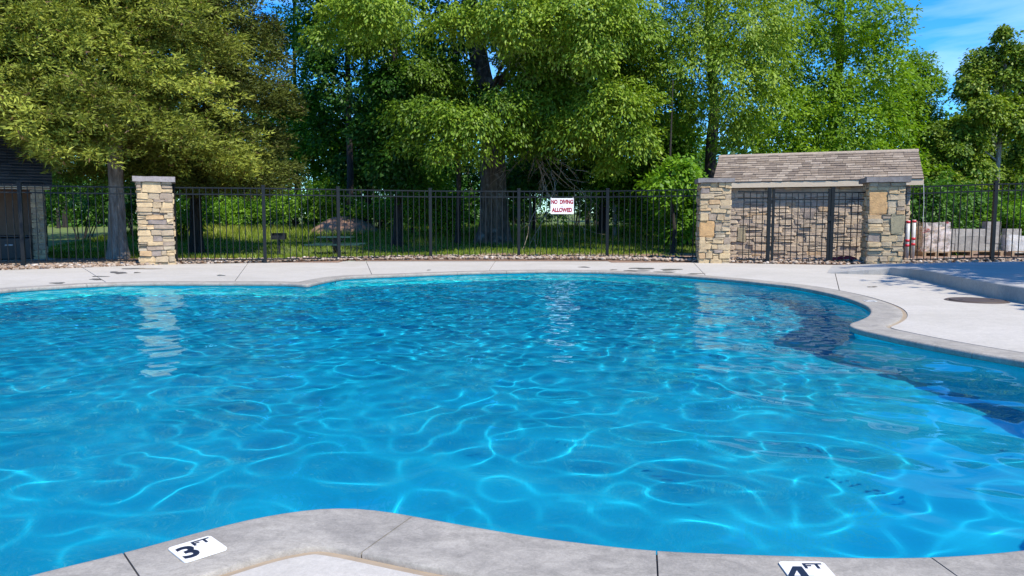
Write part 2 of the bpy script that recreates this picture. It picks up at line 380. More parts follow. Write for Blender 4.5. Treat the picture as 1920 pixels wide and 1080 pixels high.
# pool shell
pool = thing('swimming_pool', 'free-form swimming pool with pale concrete coping and blue plaster walls', 'swimming pool')
def floor_z(x, y): return -1.0 - 0.16 * np.clip((x + 2.0) / 5.0, 0, 1) - 0.12 * np.clip((y - 4) / 8, 0, 1)
prof = [(0.045, -0.012), (0.045, -0.10), (0.045, -0.30), (0.045, -0.60), (0.045, -0.86), (0.03, -0.94), (-0.03, -1.0), (-0.12, None)]
v, f = [], []
for o_, z in prof:
    q = C + N_OUT * o_
    for x, y in q:
        fz = floor_z(x, y)
        v.append((x, y, fz if z is None else max(z, fz) if z > -0.9 else z * (fz / -1.0)))
for r_ in range(len(prof) - 1):
    for i in range(NC):
        j = (i + 1) % NC; f.append((r_ * NC + i, r_ * NC + j, (r_ + 1) * NC + j, (r_ + 1) * NC + i))
wall = obj('pool_wall', from_arrays('pool_wall', np.array(v), np.array(f), M['plaster_wall'], True), None, pool)
wall.cycles.is_caustics_receiver = True
lastq = C + N_OUT * -0.12
tri = tessellate_polygon([[Vector((x, y, 0)) for x, y in lastq[::2]]])
lq = lastq[::2]
fl = obj('pool_floor', from_arrays('pool_floor', np.array([(x, y, floor_z(x, y)) for x, y in lq]), np.array(tri), M['plaster']), None, pool)
fl.cycles.is_caustics_receiver = True

# coping slabs
def wrap_range(a, b):
    return list(range(a, b + 1)) if b >= a else list(range(a, NC)) + list(range(0, b + 1))
cop_px = [(30, 541), (163, 533), (290, 530), (412, 530), (525, 530.5), (640, 520.4), (760, 514.2), (857, 510.6), (950, 508.4), (1036, 507.5), (1130, 509), (1230, 513), (1330, 520),
          (1440, 531), (1560, 551), (1644, 624.4), (1824, 659.5), (1747, 1043.6), (1232, 1031.6), (784, 968), (227, 1036)]
cop_w = [(3.69, 4.3), (3.3, 3.1), (-2.4, 1.42), (-4.2, 1.65), (-6.0, 3.1), (-7.5, 5.0), (-8.6, 7.1), (-9.1, 9.2)]
cj = sorted(set([nearest(*p) for p in cop_px] + [int(((C - np.array(p)) ** 2).sum(1).argmin()) for p in cop_w]))
cprof = [(CW, -0.03), (CW, -0.004), (CW - 0.006, 0.0)]
for q in (0.22, 0.14, 0.07, 0.03): cprof.append((q, 0.0))
for a in (0, 30, 60, 90): cprof.append((0.012 - 0.02 * math.sin(R(a)) , -0.02 + 0.02 * math.cos(R(a))))
cprof += [(-0.008, -0.045), (0.0, -0.056), (0.06, -0.058)]
offs = {o_: offset(o_) for o_, z in cprof}
for k in range(len(cj)):
    ids = wrap_range(cj[k], cj[(k + 1) % len(cj)])
    vv = []
    for m_, i in enumerate(ids):
        for o_, z in cprof:
            p = offs[o_][i].copy()
            if m_ in (0, len(ids) - 1):
                t = offs[o_][ids[1 if m_ == 0 else -2]] - p; p += t / (np.linalg.norm(t) + 1e-9) * 0.0026
            vv.append((p[0], p[1], z))
    n = len(cprof); ff = []
    for a in range(len(ids) - 1):
        for b_ in range(n - 1):
            ff.append((a * n + b_, a * n + b_ + 1, (a + 1) * n + b_ + 1, (a + 1) * n + b_))
    me = from_arrays('coping_slab', np.array(vv), np.array(ff), M['coping'], True)
    bm = bmesh.new(); bm.from_mesh(me); bm.verts.ensure_lookup_table()
    for base in (0, (len(ids) - 1) * n):
        bm.verts.ensure_lookup_table(); cs = [bm.verts[base + q].co.copy() for q in range(n)]
        bm.faces.new([bm.verts.new(q) for q in cs]).smooth = False
    bmesh.ops.recalc_face_normals(bm, faces=bm.faces[:]); bm.to_mesh(me); bm.free()
    obj('coping_slab', me, None, pool)
# mortar bed below the coping joints, caulk strip round the outside of the coping
def strip(name, o1, o2, z1, z2, mat, parent):
    a, b_ = offset(o1), offset(o2)
    v = np.concatenate([np.column_stack([a, np.full(NC, z1)]), np.column_stack([b_, np.full(NC, z2)])])
    i = np.arange(NC); j = (i + 1) % NC
    return obj(name, from_arrays(name, v, np.stack([i, i + NC, j + NC, j], 1), mat, True), None, parent)
strip('mortar_bed', CW - 0.004, 0.004, -0.011, -0.014, M['jointfill'], pool)
strip('expansion_joint', CW - 0.002, CW + 0.047, -0.019, -0.013, M['caulk'], pool)

# depth markers on the coping
def text_mesh(body, size, thick=0.0, depth=0.0008, align='CENTER'):
    cu = bpy.data.curves.new('lettering', 'FONT'); cu.body = body; cu.size = size; cu.offset = thick; cu.extrude = depth
    cu.align_x = align; cu.align_y = 'CENTER'; cu.resolution_u = 4
    o = bpy.data.objects.new('lettering', cu); COL.objects.link(o); bpy.context.view_layer.update()
    me = bpy.data.meshes.new_from_object(o.evaluated_get(bpy.context.evaluated_depsgraph_get()))
    bpy.data.objects.remove(o); bpy.data.curves.remove(cu); return me
def rounded_rect(w, h, r, th, seg=4):
    bm = bmesh.new(); pts = []
    for cx, cy, a0 in ((w / 2 - r, h / 2 - r, 0), (-w / 2 + r, h / 2 - r, 90), (-w / 2 + r, -h / 2 + r, 180), (w / 2 - r, -h / 2 + r, 270)):
        for k in range(seg + 1): a = R(a0 + 90 * k / seg); pts.append((cx + r * math.cos(a), cy + r * math.sin(a)))
    lo = [bm.verts.new((x, y, 0)) for x, y in pts]; hi = [bm.verts.new((x, y, th)) for x, y in pts]
    bm.faces.new(hi); n = len(pts)
    for i in range(n): bm.faces.new((lo[i], lo[(i + 1) % n], hi[(i + 1) % n], hi[i]))
    return bm
def four_mesh(hh):
    """bold flat-topped 4 with an open counter"""
    out = [(0.36, 1), (0.64, 1), (0.64, 0.37), (0.80, 0.37), (0.80, 0.17), (0.64, 0.17), (0.64, 0), (0.40, 0), (0.40, 0.17), (0, 0.17), (0, 0.38)]
    hole = [(0.40, 0.37), (0.40, 0.74), (0.19, 0.37)]; pts = [Vector(((x - 0.4) * hh, (y - 0.5) * hh, 0)) for x, y in out + hole]
    tri = tessellate_polygon([pts[:len(out)], pts[len(out):]]); bm = bmesh.new(); vs = [bm.verts.new(p) for p in pts]
    for t in tri: bm.faces.new([vs[i] for i in t])
    bmesh.ops.recalc_face_normals(bm, faces=bm.faces[:]); me = bpy.data.meshes.new('numeral'); bm.to_mesh(me); bm.free(); return me
def marker(center, ang, w, h, num, label):
    e = bpy.data.objects.new('depth_marker', rounded_rect_mesh(w, h)); link(e, pool); e.location = (center.x, center.y, 0.0015); e.rotation_euler = (0, 0, ang)
    e['label'] = label
    nm = four_mesh(h * 0.68) if num == '4' else text_mesh(num, h * 0.90, h * 0.022); o = obj('numeral', nm, M['navy'], e); o.location = (-w * 0.23, -h * 0.08, 0.0050); o.scale = (1.0, 1, 1)
    fm = text_mesh('FT', h * 0.32, h * 0.006); o = obj('lettering', fm, M['navy'], e); o.location = (w * 0.19, h * 0.27, 0.0050); o.scale = (1.25, 1, 1)
    return e
def rounded_rect_mesh(w, h):
    bm = rounded_rect(w, h, min(w, h) * 0.1, 0.004); me = bpy.data.meshes.new('depth_marker'); bm.to_mesh(me); bm.free(); me.materials.append(M['white']); return me
tl, tr, br, bl = at(312, 1031), at(392.5, 1007.3), at(430, 1031), at(347.7, 1057.6)
cen = (tl + tr + br + bl) / 4; ax = ((tr - tl) + (br - bl)) / 2; ay = ((tl - bl) + (tr - br)) / 2
marker(cen, math.atan2(ax.y, ax.x), ax.length, ay.length, '3', 'white depth tile reading 3 FT')
W3, H3 = ax.length, ay.length
tl, tr = at(1458, 1055.8), at(1543, 1056.5); d_ = (tr - tl).normalized(); n_ = Vector((d_.y, -d_.x, 0))
marker((tl + tr) / 2 + n_ * (H3 / 2), math.atan2(d_.y, d_.x), (tr - tl).length, H3, '4', 'white depth tile reading 4 FT')
i0 = nearest(1606, 564); q = C[i0] + N_OUT[i0] * 0.16; ang = math.atan2(N_OUT[i0][1], N_OUT[i0][0]) + math.pi / 2 + math.pi
marker(Vector((q[0], q[1], 0)), ang + math.pi, W3, H3, '4', 'white depth tile on the coping of the recess')
# skimmer mouths in the wall just under the waterline
for px, py in ((629, 521.8), (6, 543)):
    i0 = nearest(px, py); q = C[i0] + N_OUT[i0] * 0.045
    bm = bmesh.new(); w_, h_ = 0.19, 0.16
    for lo, hi in (((-w_ / 2, -0.012, -h_ / 2), (w_ / 2, 0.02, -h_ / 2 + 0.02)), ((-w_ / 2, -0.012, h_ / 2 - 0.02), (w_ / 2, 0.02, h_ / 2)),
                   ((-w_ / 2, -0.012, -h_ / 2 + 0.02), (-w_ / 2 + 0.02, 0.02, h_ / 2 - 0.02)), ((w_ / 2 - 0.02, -0.012, -h_ / 2 + 0.02), (w_ / 2, 0.02, h_ / 2 - 0.02)),
                   ((-w_ / 2 + 0.02, 0.004, -h_ / 2 + 0.02), (w_ / 2 - 0.02, 0.02, h_ / 2 - 0.02))):
        add_box(bm, lo, hi)
    o = obj('skimmer_mouth', bm, M['bluebox'], pool); o.location = (q[0], q[1], -0.19)
    o.rotation_euler = (0, 0, math.atan2(N_OUT[i0][1], N_OUT[i0][0]) - math.pi / 2); o.cycles.is_caustics_receiver = True

# ------------------------------------------------------------------ water
WZ = -0.068
AMP = (0.0039, 0.20, 0.0018, 0.0052)
CELL = (0.46, 0.85)
def make_water():
    rng = np.random.default_rng(73)
    xs = np.arange(C[:, 0].min() - 0.1, C[:, 0].max() + 0.1, 0.022); yv = [C[:, 1].min() - 0.1]
    while yv[-1] < C[:, 1].max() + 0.1: yv.append(yv[-1] + 0.020 + 0.0016 * max(0, yv[-1] - 3))
    ys = np.array(yv); X, Y = np.meshgrid(xs, ys)
    def waves(n_, l0, l1, mean, sd, p=0.0):
        z = np.zeros_like(X)
        for _ in range(n_):
            lam = l0 * (l1 / l0) ** rng.random(); k = 2 * math.pi / lam; th = rng.normal(mean, sd); ph = rng.random() * 6.283
            z += lam ** p * np.sin(k * (math.cos(th) * X + math.sin(th) * Y) + ph + 0.6 * np.sin(0.7 * X + 0.9 * Y + ph))
        return z / math.sqrt(n_ / 2)
    mod = np.clip(0.55 + 0.35 * waves(8, 1.5, 4.0, 0, 3), 0.2, 0.85)
    Z = -AMP[0] * mod * np.sqrt(waves(26, *CELL, 1.4, 1.3) ** 2 + AMP[1] ** 2)      # narrow rounded crests, wide shallow troughs
    mod2 = np.clip(0.5 + 0.4 * waves(8, 1.5, 4.0, 0, 3), 0.15, 0.85)
    Z -= AMP[2] * mod2 * np.sqrt(waves(26, 0.30, 0.5, 1.4, 1.3) ** 2 + AMP[1] ** 2)
    Z += AMP[3] * waves(30, 0.5, 2.0, 1.35, 0.9, 1.0)
    Z += 0.0017 * np.clip((Y - 4) / 5, 0, 1) * waves(30, 0.16, 0.42, 1.4, 0.9)
    # inside test against the outline moved 3 cm into the wall
    poly = C + N_OUT * 0.085
    inside = np.zeros(X.shape, bool)
    x1, y1 = poly[:, 0], poly[:, 1]; x2, y2 = np.roll(x1, -1), np.roll(y1, -1)
    for r_ in range(X.shape[0]):
        yy = Y[r_, 0]; m_ = (y1 > yy) != (y2 > yy)
        xc = np.sort(x1[m_] + (yy - y1[m_]) / (y2[m_] - y1[m_]) * (x2[m_] - x1[m_]))
        inside[r_] = (np.searchsorted(xc, X[r_]) % 2) == 1
    n, mcol = X.shape; idx = np.arange(n * mcol).reshape(n, mcol)
    f = np.stack([idx[:-1, :-1], idx[:-1, 1:], idx[1:, 1:], idx[1:, :-1]], -1).reshape(-1, 4)
    keep = inside.reshape(-1)[f].any(1); f = f[keep]
    v = np.stack([X, Y, Z + WZ], -1).reshape(-1, 3)
    used, inv = np.unique(f, return_inverse=True)
    o = obj('water', from_arrays('water', v[used], inv.reshape(f.shape), M['water'], True))
    o.cycles.is_caustics_caster = True
    return tag(o, kind='structure')
make_water()

# ------------------------------------------------------------------ pool deck
OUT = [Vector(p) for p in ((-16, 14.4),)] + [at(0, 506).to_2d(), at(155, 501.3).to_2d(), at(262, 497).to_2d(), at(340, 494.5).to_2d(), at(465, 492.8).to_2d(), at(560, 491).to_2d(), at(686, 488.6).to_2d(),
       at(808, 487.6).to_2d(), at(930, 487.2).to_2d(), at(1010, 487.4).to_2d(), at(1138, 488.6).to_2d(), at(1300, 491.8).to_2d(), at(1430, 494).to_2d(), at(1562, 496.3).to_2d(), at(1700, 496.5).to_2d(),
       Vector((10.6, 16.75)), Vector((16, 16.9)), Vector((16, 3)), Vector((14, -9)), Vector((-14, -9)), Vector((-16, 3))]
deck = tag(bpy.data.objects.new('pool_deck', None), kind='structure'); COL.objects.link(deck)
oc = offset(CW + 0.046)
joints = [(195, 532, 2), (425, 530, 5), (710, 516, 7), (927, 508.8, 9), (1300, 517, 12), (1530, 544, 14)]
jl = [(nearest(a, b_), o_) for a, b_, o_ in joints]
jl += [(int(((C - np.array((3.69, 4.3))) ** 2).sum(1).argmin()), 18), (nearest(1000, 1005), 19), (nearest(227, 1036), 20), (int(((C - np.array((-7.9, 5.6))) ** 2).sum(1).argmin()), 21)]
DZ = -0.006
for k in range(len(jl)):
    (ca, oa), (cb, ob) = jl[k], jl[(k + 1) % len(jl)]
    inner = [Vector(oc[i]) for i in wrap_range(ca, cb)]
    outer = [OUT[i % len(OUT)].copy() for i in (range(oa, ob + 1) if ob >= oa else range(oa, ob + len(OUT) + 1))]
    g = 0.006
    dA = (outer[0] - inner[0]).normalized(); pA = Vector((dA.y, -dA.x)); dB = (outer[-1] - inner[-1]).normalized(); pB = Vector((-dB.y, dB.x))
    inner[0] = inner[0] + pA * g; outer[0] = outer[0] + pA * g; inner[-1] = inner[-1] + pB * g; outer[-1] = outer[-1] + pB * g
    poly = inner + outer[::-1]
    keep = [poly[0]]
    for p in poly[1:]:
        if (p - keep[-1]).length > 0.004: keep.append(p)
    poly = [Vector((p.x, p.y, 0)) for p in keep]
    tri = tessellate_polygon([poly]); bm = bmesh.new()
    top = [bm.verts.new((p.x, p.y, DZ)) for p in poly]; bot = [bm.verts.new((p.x, p.y, DZ - 0.05)) for p in poly]
    for t_ in tri:
        if len(set(t_)) == 3:
            try: bm.faces.new([top[i] for i in t_])
            except ValueError: pass
    n = len(poly)
    for i in range(n): bm.faces.new((top[i], top[(i + 1) % n], bot[(i + 1) % n], bot[i]))
    bmesh.ops.recalc_face_normals(bm, faces=bm.faces[:])
    for fc in bm.faces:
        if abs(fc.normal.z) > 0.9 and fc.normal.z < 0: fc.normal_flip()
    obj('deck_slab', bm, M['deck'], deck)
bm = bmesh.new()
base = [Vector((p[0], p[1], 0)) for p in oc[::4]]
bo = [Vector((p.x, p.y, 0)) for p in OUT]
allp = base + bo; tri = tessellate_polygon([bo, base])
vs = [bm.verts.new((p.x, p.y, -0.03)) for p in bo + base]
for t_ in tri:
    try: bm.faces.new([vs[i] for i in t_])
    except ValueError: pass
obj('joint_bed', bm, M['joint'], deck)

# raised platform on the right, its edge tapering to nothing
fb = [(1549, 511.6, 0.0), (1590, 513.2, 0.055), (1629, 514.4, 0.095), (1668, 515.2, 0.13), (1704, 519.2, 0.158), (1739, 527, 0.177), (1801, 543, 0.187), (1870, 559, 0.19), (1920, 568, 0.19)]
front = [(at(a, b_), h) for a, b_, h in fb] + [(Vector((6.25, 7.2, 0)), 0.19), (Vector((6.6, 4, 0)), 0.19), (Vector((7.6, 0, 0)), 0.19), (Vector((9, -6, 0)), 0.19)]
backs = [(at(1562, 497), 0.002), (at(1600, 496.8), 0.01), (at(1650, 496.8), 0.03), (Vector((9.2, 16.7, 0)), 0.05), (Vector((9.9, 16.72, 0)), 0.07), (Vector((10.6, 16.7, 0)), 0.08), (Vector((11.8, 16.7, 0)), 0.1),
         (Vector((13, 16.7, 0)), 0.11), (Vector((14.5, 16.8, 0)), 0.12), (Vector((15.6, 16.8, 0)), 0.12), (Vector((15.8, 12, 0)), 0.12), (Vector((15.8, 4, 0)), 0.12), (Vector((13.8, -6, 0)), 0.12)]
bm = bmesh.new()
def dense(lst, k=6):
    out = []
    for (p, h), (q, g_) in zip(lst, lst[1:]):
        for j in range(k): out.append((p.lerp(q, j / k), h + (g_ - h) * j / k))
    return out + [lst[-1]]
front, backs = dense(front), dense(backs)
rows = []
for (p, h), (q, g_) in zip(front, backs):
    h = max(h, 0.002)
    rows.append([bm.verts.new((p.x, p.y, DZ - 0.001)), bm.verts.new((p.x, p.y, h - 0.012)), bm.verts.new((p.x + 0.012, p.y, h)), bm.verts.new(((p.x + q.x) / 2, (p.y + q.y) / 2, (h + g_) / 2)), bm.verts.new((q.x, q.y, g_))])
for a, b_ in zip(rows, rows[1:]):
    for k in range(4): bm.faces.new((a[k], b_[k], b_[k + 1], a[k + 1]))
bmesh.ops.recalc_face_normals(bm, faces=bm.faces[:])
tag(obj('raised_pavement', bm, M['kerb']), kind='structure')

# round lid in the deck
c_ = at(1831, 563)
lid = thing('drain_lid', 'round brown drain lid set in the pale deck beside the raised platform', 'drain lid', (c_.x, c_.y, DZ))
bm = bmesh.new(); bmesh.ops.create_cone(bm, cap_ends=True, segments=40, radius1=0.31, radius2=0.30, depth=0.016); bmesh.ops.translate(bm, verts=bm.verts[:], vec=(0, 0, 0.008))
obj('plate', bm, M['lid'], lid)
bm = bmesh.new()
for k in range(40):
    a, b_ = 2 * math.pi * k / 40, 2 * math.pi * (k + 1) / 40
    v = [bm.verts.new((r_ * math.cos(t), r_ * math.sin(t), z)) for r_, z in ((0.315, 0.001), (0.335, 0.012), (0.36, 0.001)) for t in (a, b_)]
    bm.faces.new((v[0], v[1], v[3], v[2])); bm.faces.new((v[2], v[3], v[5], v[4]))
obj('rim', bm, M['lid'], lid)
for dx in (-0.2, 0.2):
    o = box('lifting_hole', (dx - 0.02, -0.012, 0.0165), (dx + 0.02, 0.012, 0.019), M['black'], lid)

# wet patches on the far deck
rngw = random.Random(4)
def puddle(px, py, w, h, label):
    bm = bmesh.new(); c_ = at(px, py, DZ); pts = []; ph = [rngw.random() * 6.28 for _ in range(4)]
    for k in range(36):
        a = 2 * math.pi * k / 36; r_ = 1 + 0.22 * math.sin(2 * a + ph[0]) + 0.18 * math.sin(3 * a + ph[1]) + 0.12 * math.sin(5 * a + ph[2]) + 0.07 * math.sin(9 * a + ph[3])
        p = at(px + math.cos(a) * w / 2 * r_, py + math.sin(a) * h / 2 * r_, DZ); pts.append(p)
    bm.faces.new([bm.verts.new((p.x, p.y, DZ + 0.004)) for p in pts])
    bmesh.ops.recalc_face_normals(bm, faces=bm.faces[:])
    if bm.faces[:][0].normal.z < 0: bmesh.ops.reverse_faces(bm, faces=bm.faces[:])
    return tag(obj('puddle', bm, M['wet']), label, 'puddle', 'wet patches on the far pool deck')
for px, py, w, h, lb in ((262, 504, 62, 2.2, 'thin wet patch on the deck straight in front of the lone stone pillar'), (222, 511.5, 28, 4.2, 'dark wet patch left of the thin one before the lone stone pillar'),
        (257, 511.3, 15, 1.4, 'tiny wet fleck beside the dark patch before the lone stone pillar'), (187, 518.5, 26, 1.6, 'narrow wet streak across the first deck joint'), (180, 524, 25, 2.4, 'wet streak at the coping end of the first deck joint'),
        (108, 531, 22, 3, 'leftmost wet patch beside the coping'), (414, 516.5, 17, 1.6, 'short lone wet mark near the second deck joint'), (804, 506.5, 7, 1.2, 'tiny dark fleck by the middle of the far coping'),
        (1095, 501, 21, 1.6, 'wet streak on the deck in front of the rightmost mid fence post'), (1205, 503.6, 50, 2.6, 'large wet patch left of the shed pillars'), (1257, 505.7, 36, 2.8, 'wet patch nearest the left shed pillar'),
        (1192, 508, 42, 2.0, 'long wet streak against the far coping'), (1248, 510.2, 36, 1.8, 'wet streak against the coping before the left shed pillar'), (1305, 513.4, 30, 1.6, 'rightmost wet streak along the far coping'),
        (1150, 506, 12, 1.2, 'small wet fleck on the far coping side of the deck'), (1636, 538, 16, 2, 'faint damp mark on the deck behind the pool recess')):
    puddle(px, py, w, h, lb)

# ------------------------------------------------------------------ lawn sheet
def sm(a, b_, x):
    t = np.clip((x - a) / (b_ - a), 0, 1); return t * t * (3 - 2 * t)
def ground(x, y):
    x = np.asarray(x, float); y = np.asarray(y, float)
    h = -0.055 + 0.06 * sm(16.5, 18.5, y) + 0.52 * sm(23.5, 36, y) * sm(-60, -4, x + 40) + 1.6 * sm(40, 110, y) + 0.03 * np.sin(x * 0.7 + 1) * np.cos(y * 0.5) * sm(19, 24, y)
    h = h - 0.20 * np.exp(-((x + 6.2) / 3.2) ** 2 - ((y - 23.6) / 1.9) ** 2) + 0.07 * sm(7, 11, x) * sm(16.5, 17.5, y)
    return h
gx = np.unique(np.concatenate([np.linspace(-420, -42, 12), np.arange(-42, 42.1, 0.6), np.linspace(42, 420, 12)])); gy = np.unique(np.concatenate([np.linspace(-300, -12, 8), np.arange(-12, 60.1, 0.6), np.linspace(60, 520, 14)]))
X, Y = np.meshgrid(gx, gy); Z = ground(X, Y); n, mm = X.shape; idx = np.arange(n * mm).reshape(n, mm)
fq = np.stack([idx[:-1, :-1], idx[:-1, 1:], idx[1:, 1:], idx[1:, :-1]], -1).reshape(-1, 4)
def inside_poly(px, py, poly):
    x1, y1 = poly[:, 0], poly[:, 1]; x2, y2 = np.roll(x1, -1), np.roll(y1, -1); r_ = np.zeros(px.shape, bool)
    for a, b_, c_, d_ in zip(x1, y1, x2, y2):
        cnd = (b_ > py) != (d_ > py)
        with np.errstate(divide='ignore', invalid='ignore'): r_ ^= cnd & (px < a + (py - b_) / (d_ - b_) * (c_ - a))
    return r_
OP = np.array([[p.x, p.y] for p in OUT])
ins = inside_poly(X.ravel(), Y.ravel(), OP)
fq = fq[~ins[fq].all(1)]
tag(obj('lawn', from_arrays('lawn', np.stack([X, Y, Z], -1).reshape(-1, 3), fq, M['ground'], True)), kind='structure')

# ------------------------------------------------------------------ gravel bed along the fences
FL = [Vector(p) for p in ((-15.5, 15.6), (-13.4, 15.95), (-10.8, 16.5), (-8.2, 17.5), (-5.92, 17.9), (-4.32, 18.65), (-2.13, 19.55), (0.18, 19.75), (2.5, 19.55), (4.4, 18.55), (4.95, 18.1))]
FR = [Vector(p) for p in ((8.75, 17.45), (11.12, 17.3), (13.5, 17.3), (15.9, 17.3))]
FM = [Vector((5.2, 17.75)), Vector((8.3, 17.55))]
rng = np.random.default_rng(5)
def band(line, lo, hi, spacing):
    pts = []
    for a, b_ in zip(line, line[1:]):
        L_ = (b_ - a).length; n_ = int(L_ * (hi - lo) / spacing ** 2); t = rng.random(n_); s = lo + (hi - lo) * rng.random(n_)
        d_ = (b_ - a) / L_; nn = Vector((-d_.y, d_.x))
        for tt, ss in zip(t, s): pts.append((a.x + d_.x * tt * L_ + nn.x * ss, a.y + d_.y * tt * L_ + nn.y * ss))
    return np.array(pts)
gp = np.concatenate([band(FL, -0.75, 0.75, 0.064), band(FM, -0.25, 1.2, 0.075), band(FR, -0.4, 0.5, 0.065)])
gp = gp[~inside_poly(gp[:, 0], gp[:, 1], OP + np.array([0, 0.0]))]
bm = bmesh.new(); bmesh.ops.create_icosphere(bm, subdivisions=1, radius=1); iv = np.array([q.co for q in bm.verts]); bm.verts.index_update(); ifc = np.array([[q.index for q in fc.verts] for fc in bm.faces]); bm.free()
ns = len(gp); sz = 0.026 + 0.030 * rng.random(ns) ** 2; an = rng.random(ns) * 6.283
sc = np.stack([sz * (1 + 0.5 * rng.random(ns)), sz, sz * (0.5 + 0.35 * rng.random(ns))], 1)
v = iv[None] * (1 + 0.16 * (rng.random((ns, len(iv), 1)) - 0.5)) * sc[:, None, :]
ca, sa = np.cos(an)[:, None], np.sin(an)[:, None]
v = np.stack([v[..., 0] * ca - v[..., 1] * sa, v[..., 0] * sa + v[..., 1] * ca, v[..., 2]], -1)
v += np.stack([gp[:, 0], gp[:, 1], ground(gp[:, 0], gp[:, 1]) + sz * 0.5 + 0.045 * rng.random(ns)], 1)[:, None, :]
fg = (ifc[None] + (np.arange(ns) * len(iv))[:, None, None]).reshape(-1, 3)
tag(obj('gravel', from_arrays('gravel', v.reshape(-1, 3), fg, M['gravel'], False, np.repeat(rng.random(ns), len(ifc)))), kind='stuff')

# ------------------------------------------------------------------ ledge-stone masonry
def stone_proto(seed):
    r_ = random.Random(seed); bm = bmesh.new(); add_box(bm, (-0.5, -0.5, -0.5), (0.5, 0.5, 0.5))
    fr = [fc for fc in bm.faces]
    bmesh.ops.recalc_face_normals(bm, faces=bm.faces[:])
    bmesh.ops.bevel(bm, geom=bm.edges[:], offset=0.09, segments=1, affect='EDGES')
    for q in bm.verts:
        k = 0.055
        q.co += Vector((r_.uniform(-k, k), r_.uniform(-0.10, 0.10), r_.uniform(-k, k)))
    me = bpy.data.meshes.new('stone'); bm.to_mesh(me); bm.free(); return me
STONES = {}
def protos(mk):
    if mk not in STONES:
        STONES[mk] = [stone_proto(100 + i) for i in range(14)]
        for me in STONES[mk]: me.materials.append(M[mk])
    return STONES[mk]
rs = random.Random(21)
def face_layout(w, h, rmin, rmax, wmin, wmax, feats=()):
    """rectangles (x0,x1,z0,z1,special) filling a w x h face in ragged courses"""
    rows = [0.0]
    while rows[-1] < h - rmin * 0.6:
        s = rs.uniform(rmin, rmax); rows.append(min(h, rows[-1] + s))
    if h - rows[-1] > 1e-6: rows[-1] = h
    out = []; blocked = []
    for fx0, fx1, fz0, fz1, mk in feats:
        i0 = min(range(len(rows)), key=lambda i: abs(rows[i] - fz0)); i1 = max(i0 + 1, min(range(len(rows)), key=lambda i: abs(rows[i] - fz1)))
        out.append((fx0, fx1, rows[i0], rows[i1], mk)); blocked.append((fx0, fx1, i0, i1))
    for i in range(len(rows) - 1):
        spans = [(0.0, w)]
        for b0, b1, i0, i1 in blocked:
            if i0 <= i < i1:
                ns_ = []
                for a, b_ in spans:
                    if b1 <= a or b0 >= b_: ns_.append((a, b_)); continue
                    if b0 - a > 0.02: ns_.append((a, b0))
                    if b_ - b1 > 0.02: ns_.append((b1, b_))
                spans = ns_
        for a, b_ in spans:
            x = a
            while x < b_ - 1e-6:
                s = rs.uniform(wmin, wmax); e = x + s
                if b_ - e < wmin * 0.7: e = b_
                out.append((x, e, rows[i], rows[i + 1], None)); x = e
    return out
def masonry(parent, origin, xdir, w, h, depth, mk, feats=(), rmin=0.07, rmax=0.16, wmin=0.14, wmax=0.36, joined=False, gap=0.012):
    """veneer face: origin lower-left corner, xdir along the face, outward normal to the right of xdir"""
    xd = Vector(xdir).normalized(); nd = Vector((xd.y, -xd.x, 0)); rz = math.atan2(xd.y, xd.x)
    bmj = bmesh.new() if joined else None
    cells = []
    for x0, x1, z0, z1, sp in face_layout(w, h, rmin, rmax, wmin, wmax, feats):
        q = rs.random(); zm = z0 + (z1 - z0) * rs.uniform(0.35, 0.65); xm = x0 + (x1 - x0) * rs.uniform(0.35, 0.65)
        if sp is None and q < 0.22 and z1 - z0 > 0.085: cells += [(x0, x1, z0, zm, sp), (x0, x1, zm, z1, sp)]
        elif sp is None and q < 0.34 and x1 - x0 > 0.26 and z1 - z0 > 0.085: cells += [(x0, xm, z0, z1, sp), (xm, x1, z0, zm, sp), (xm, x1, zm, z1, sp)]
        else: cells.append((x0, x1, z0, z1, sp))
    for x0, x1, z0, z1, sp in cells:
        me = rs.choice(protos(sp or mk)); dep = depth * rs.uniform(0.75, 1.35)
        jz = 0.016 if sp is None else 0.0
        z0, z1 = (z0 + rs.uniform(-jz, jz) if z0 > 0.03 else z0), (z1 + rs.uniform(-jz, jz) if z1 < h - 0.03 else z1)
        c_ = Vector(origin) + xd * ((x0 + x1) / 2) + Vector((0, 0, (z0 + z1) / 2)) + nd * (dep / 2 - depth * 0.55)
        sc_ = Vector(((x1 - x0) - gap + 0.006, dep, (z1 - z0) - gap + 0.004))
        m_ = Matrix.Translation(c_) @ Matrix.Rotation(rz + (math.pi if rs.random() < 0 else 0), 4, 'Z') @ Matrix.Rotation(rs.uniform(-0.035, 0.035), 4, 'Y') @ Matrix.Diagonal((*sc_, 1))
        if joined:
            b2 = bmesh.new(); b2.from_mesh(me); b2.transform(m_); tmp = bpy.data.meshes.new('tmp'); b2.to_mesh(tmp); b2.free(); bmj.from_mesh(tmp); bpy.data.meshes.remove(tmp)
        else:
            o = bpy.data.objects.new('stone', me); link(o, parent); o.matrix_local = m_
    if joined:
        tag(obj('side_stones', bmj, M[mk], parent), kind='stuff')
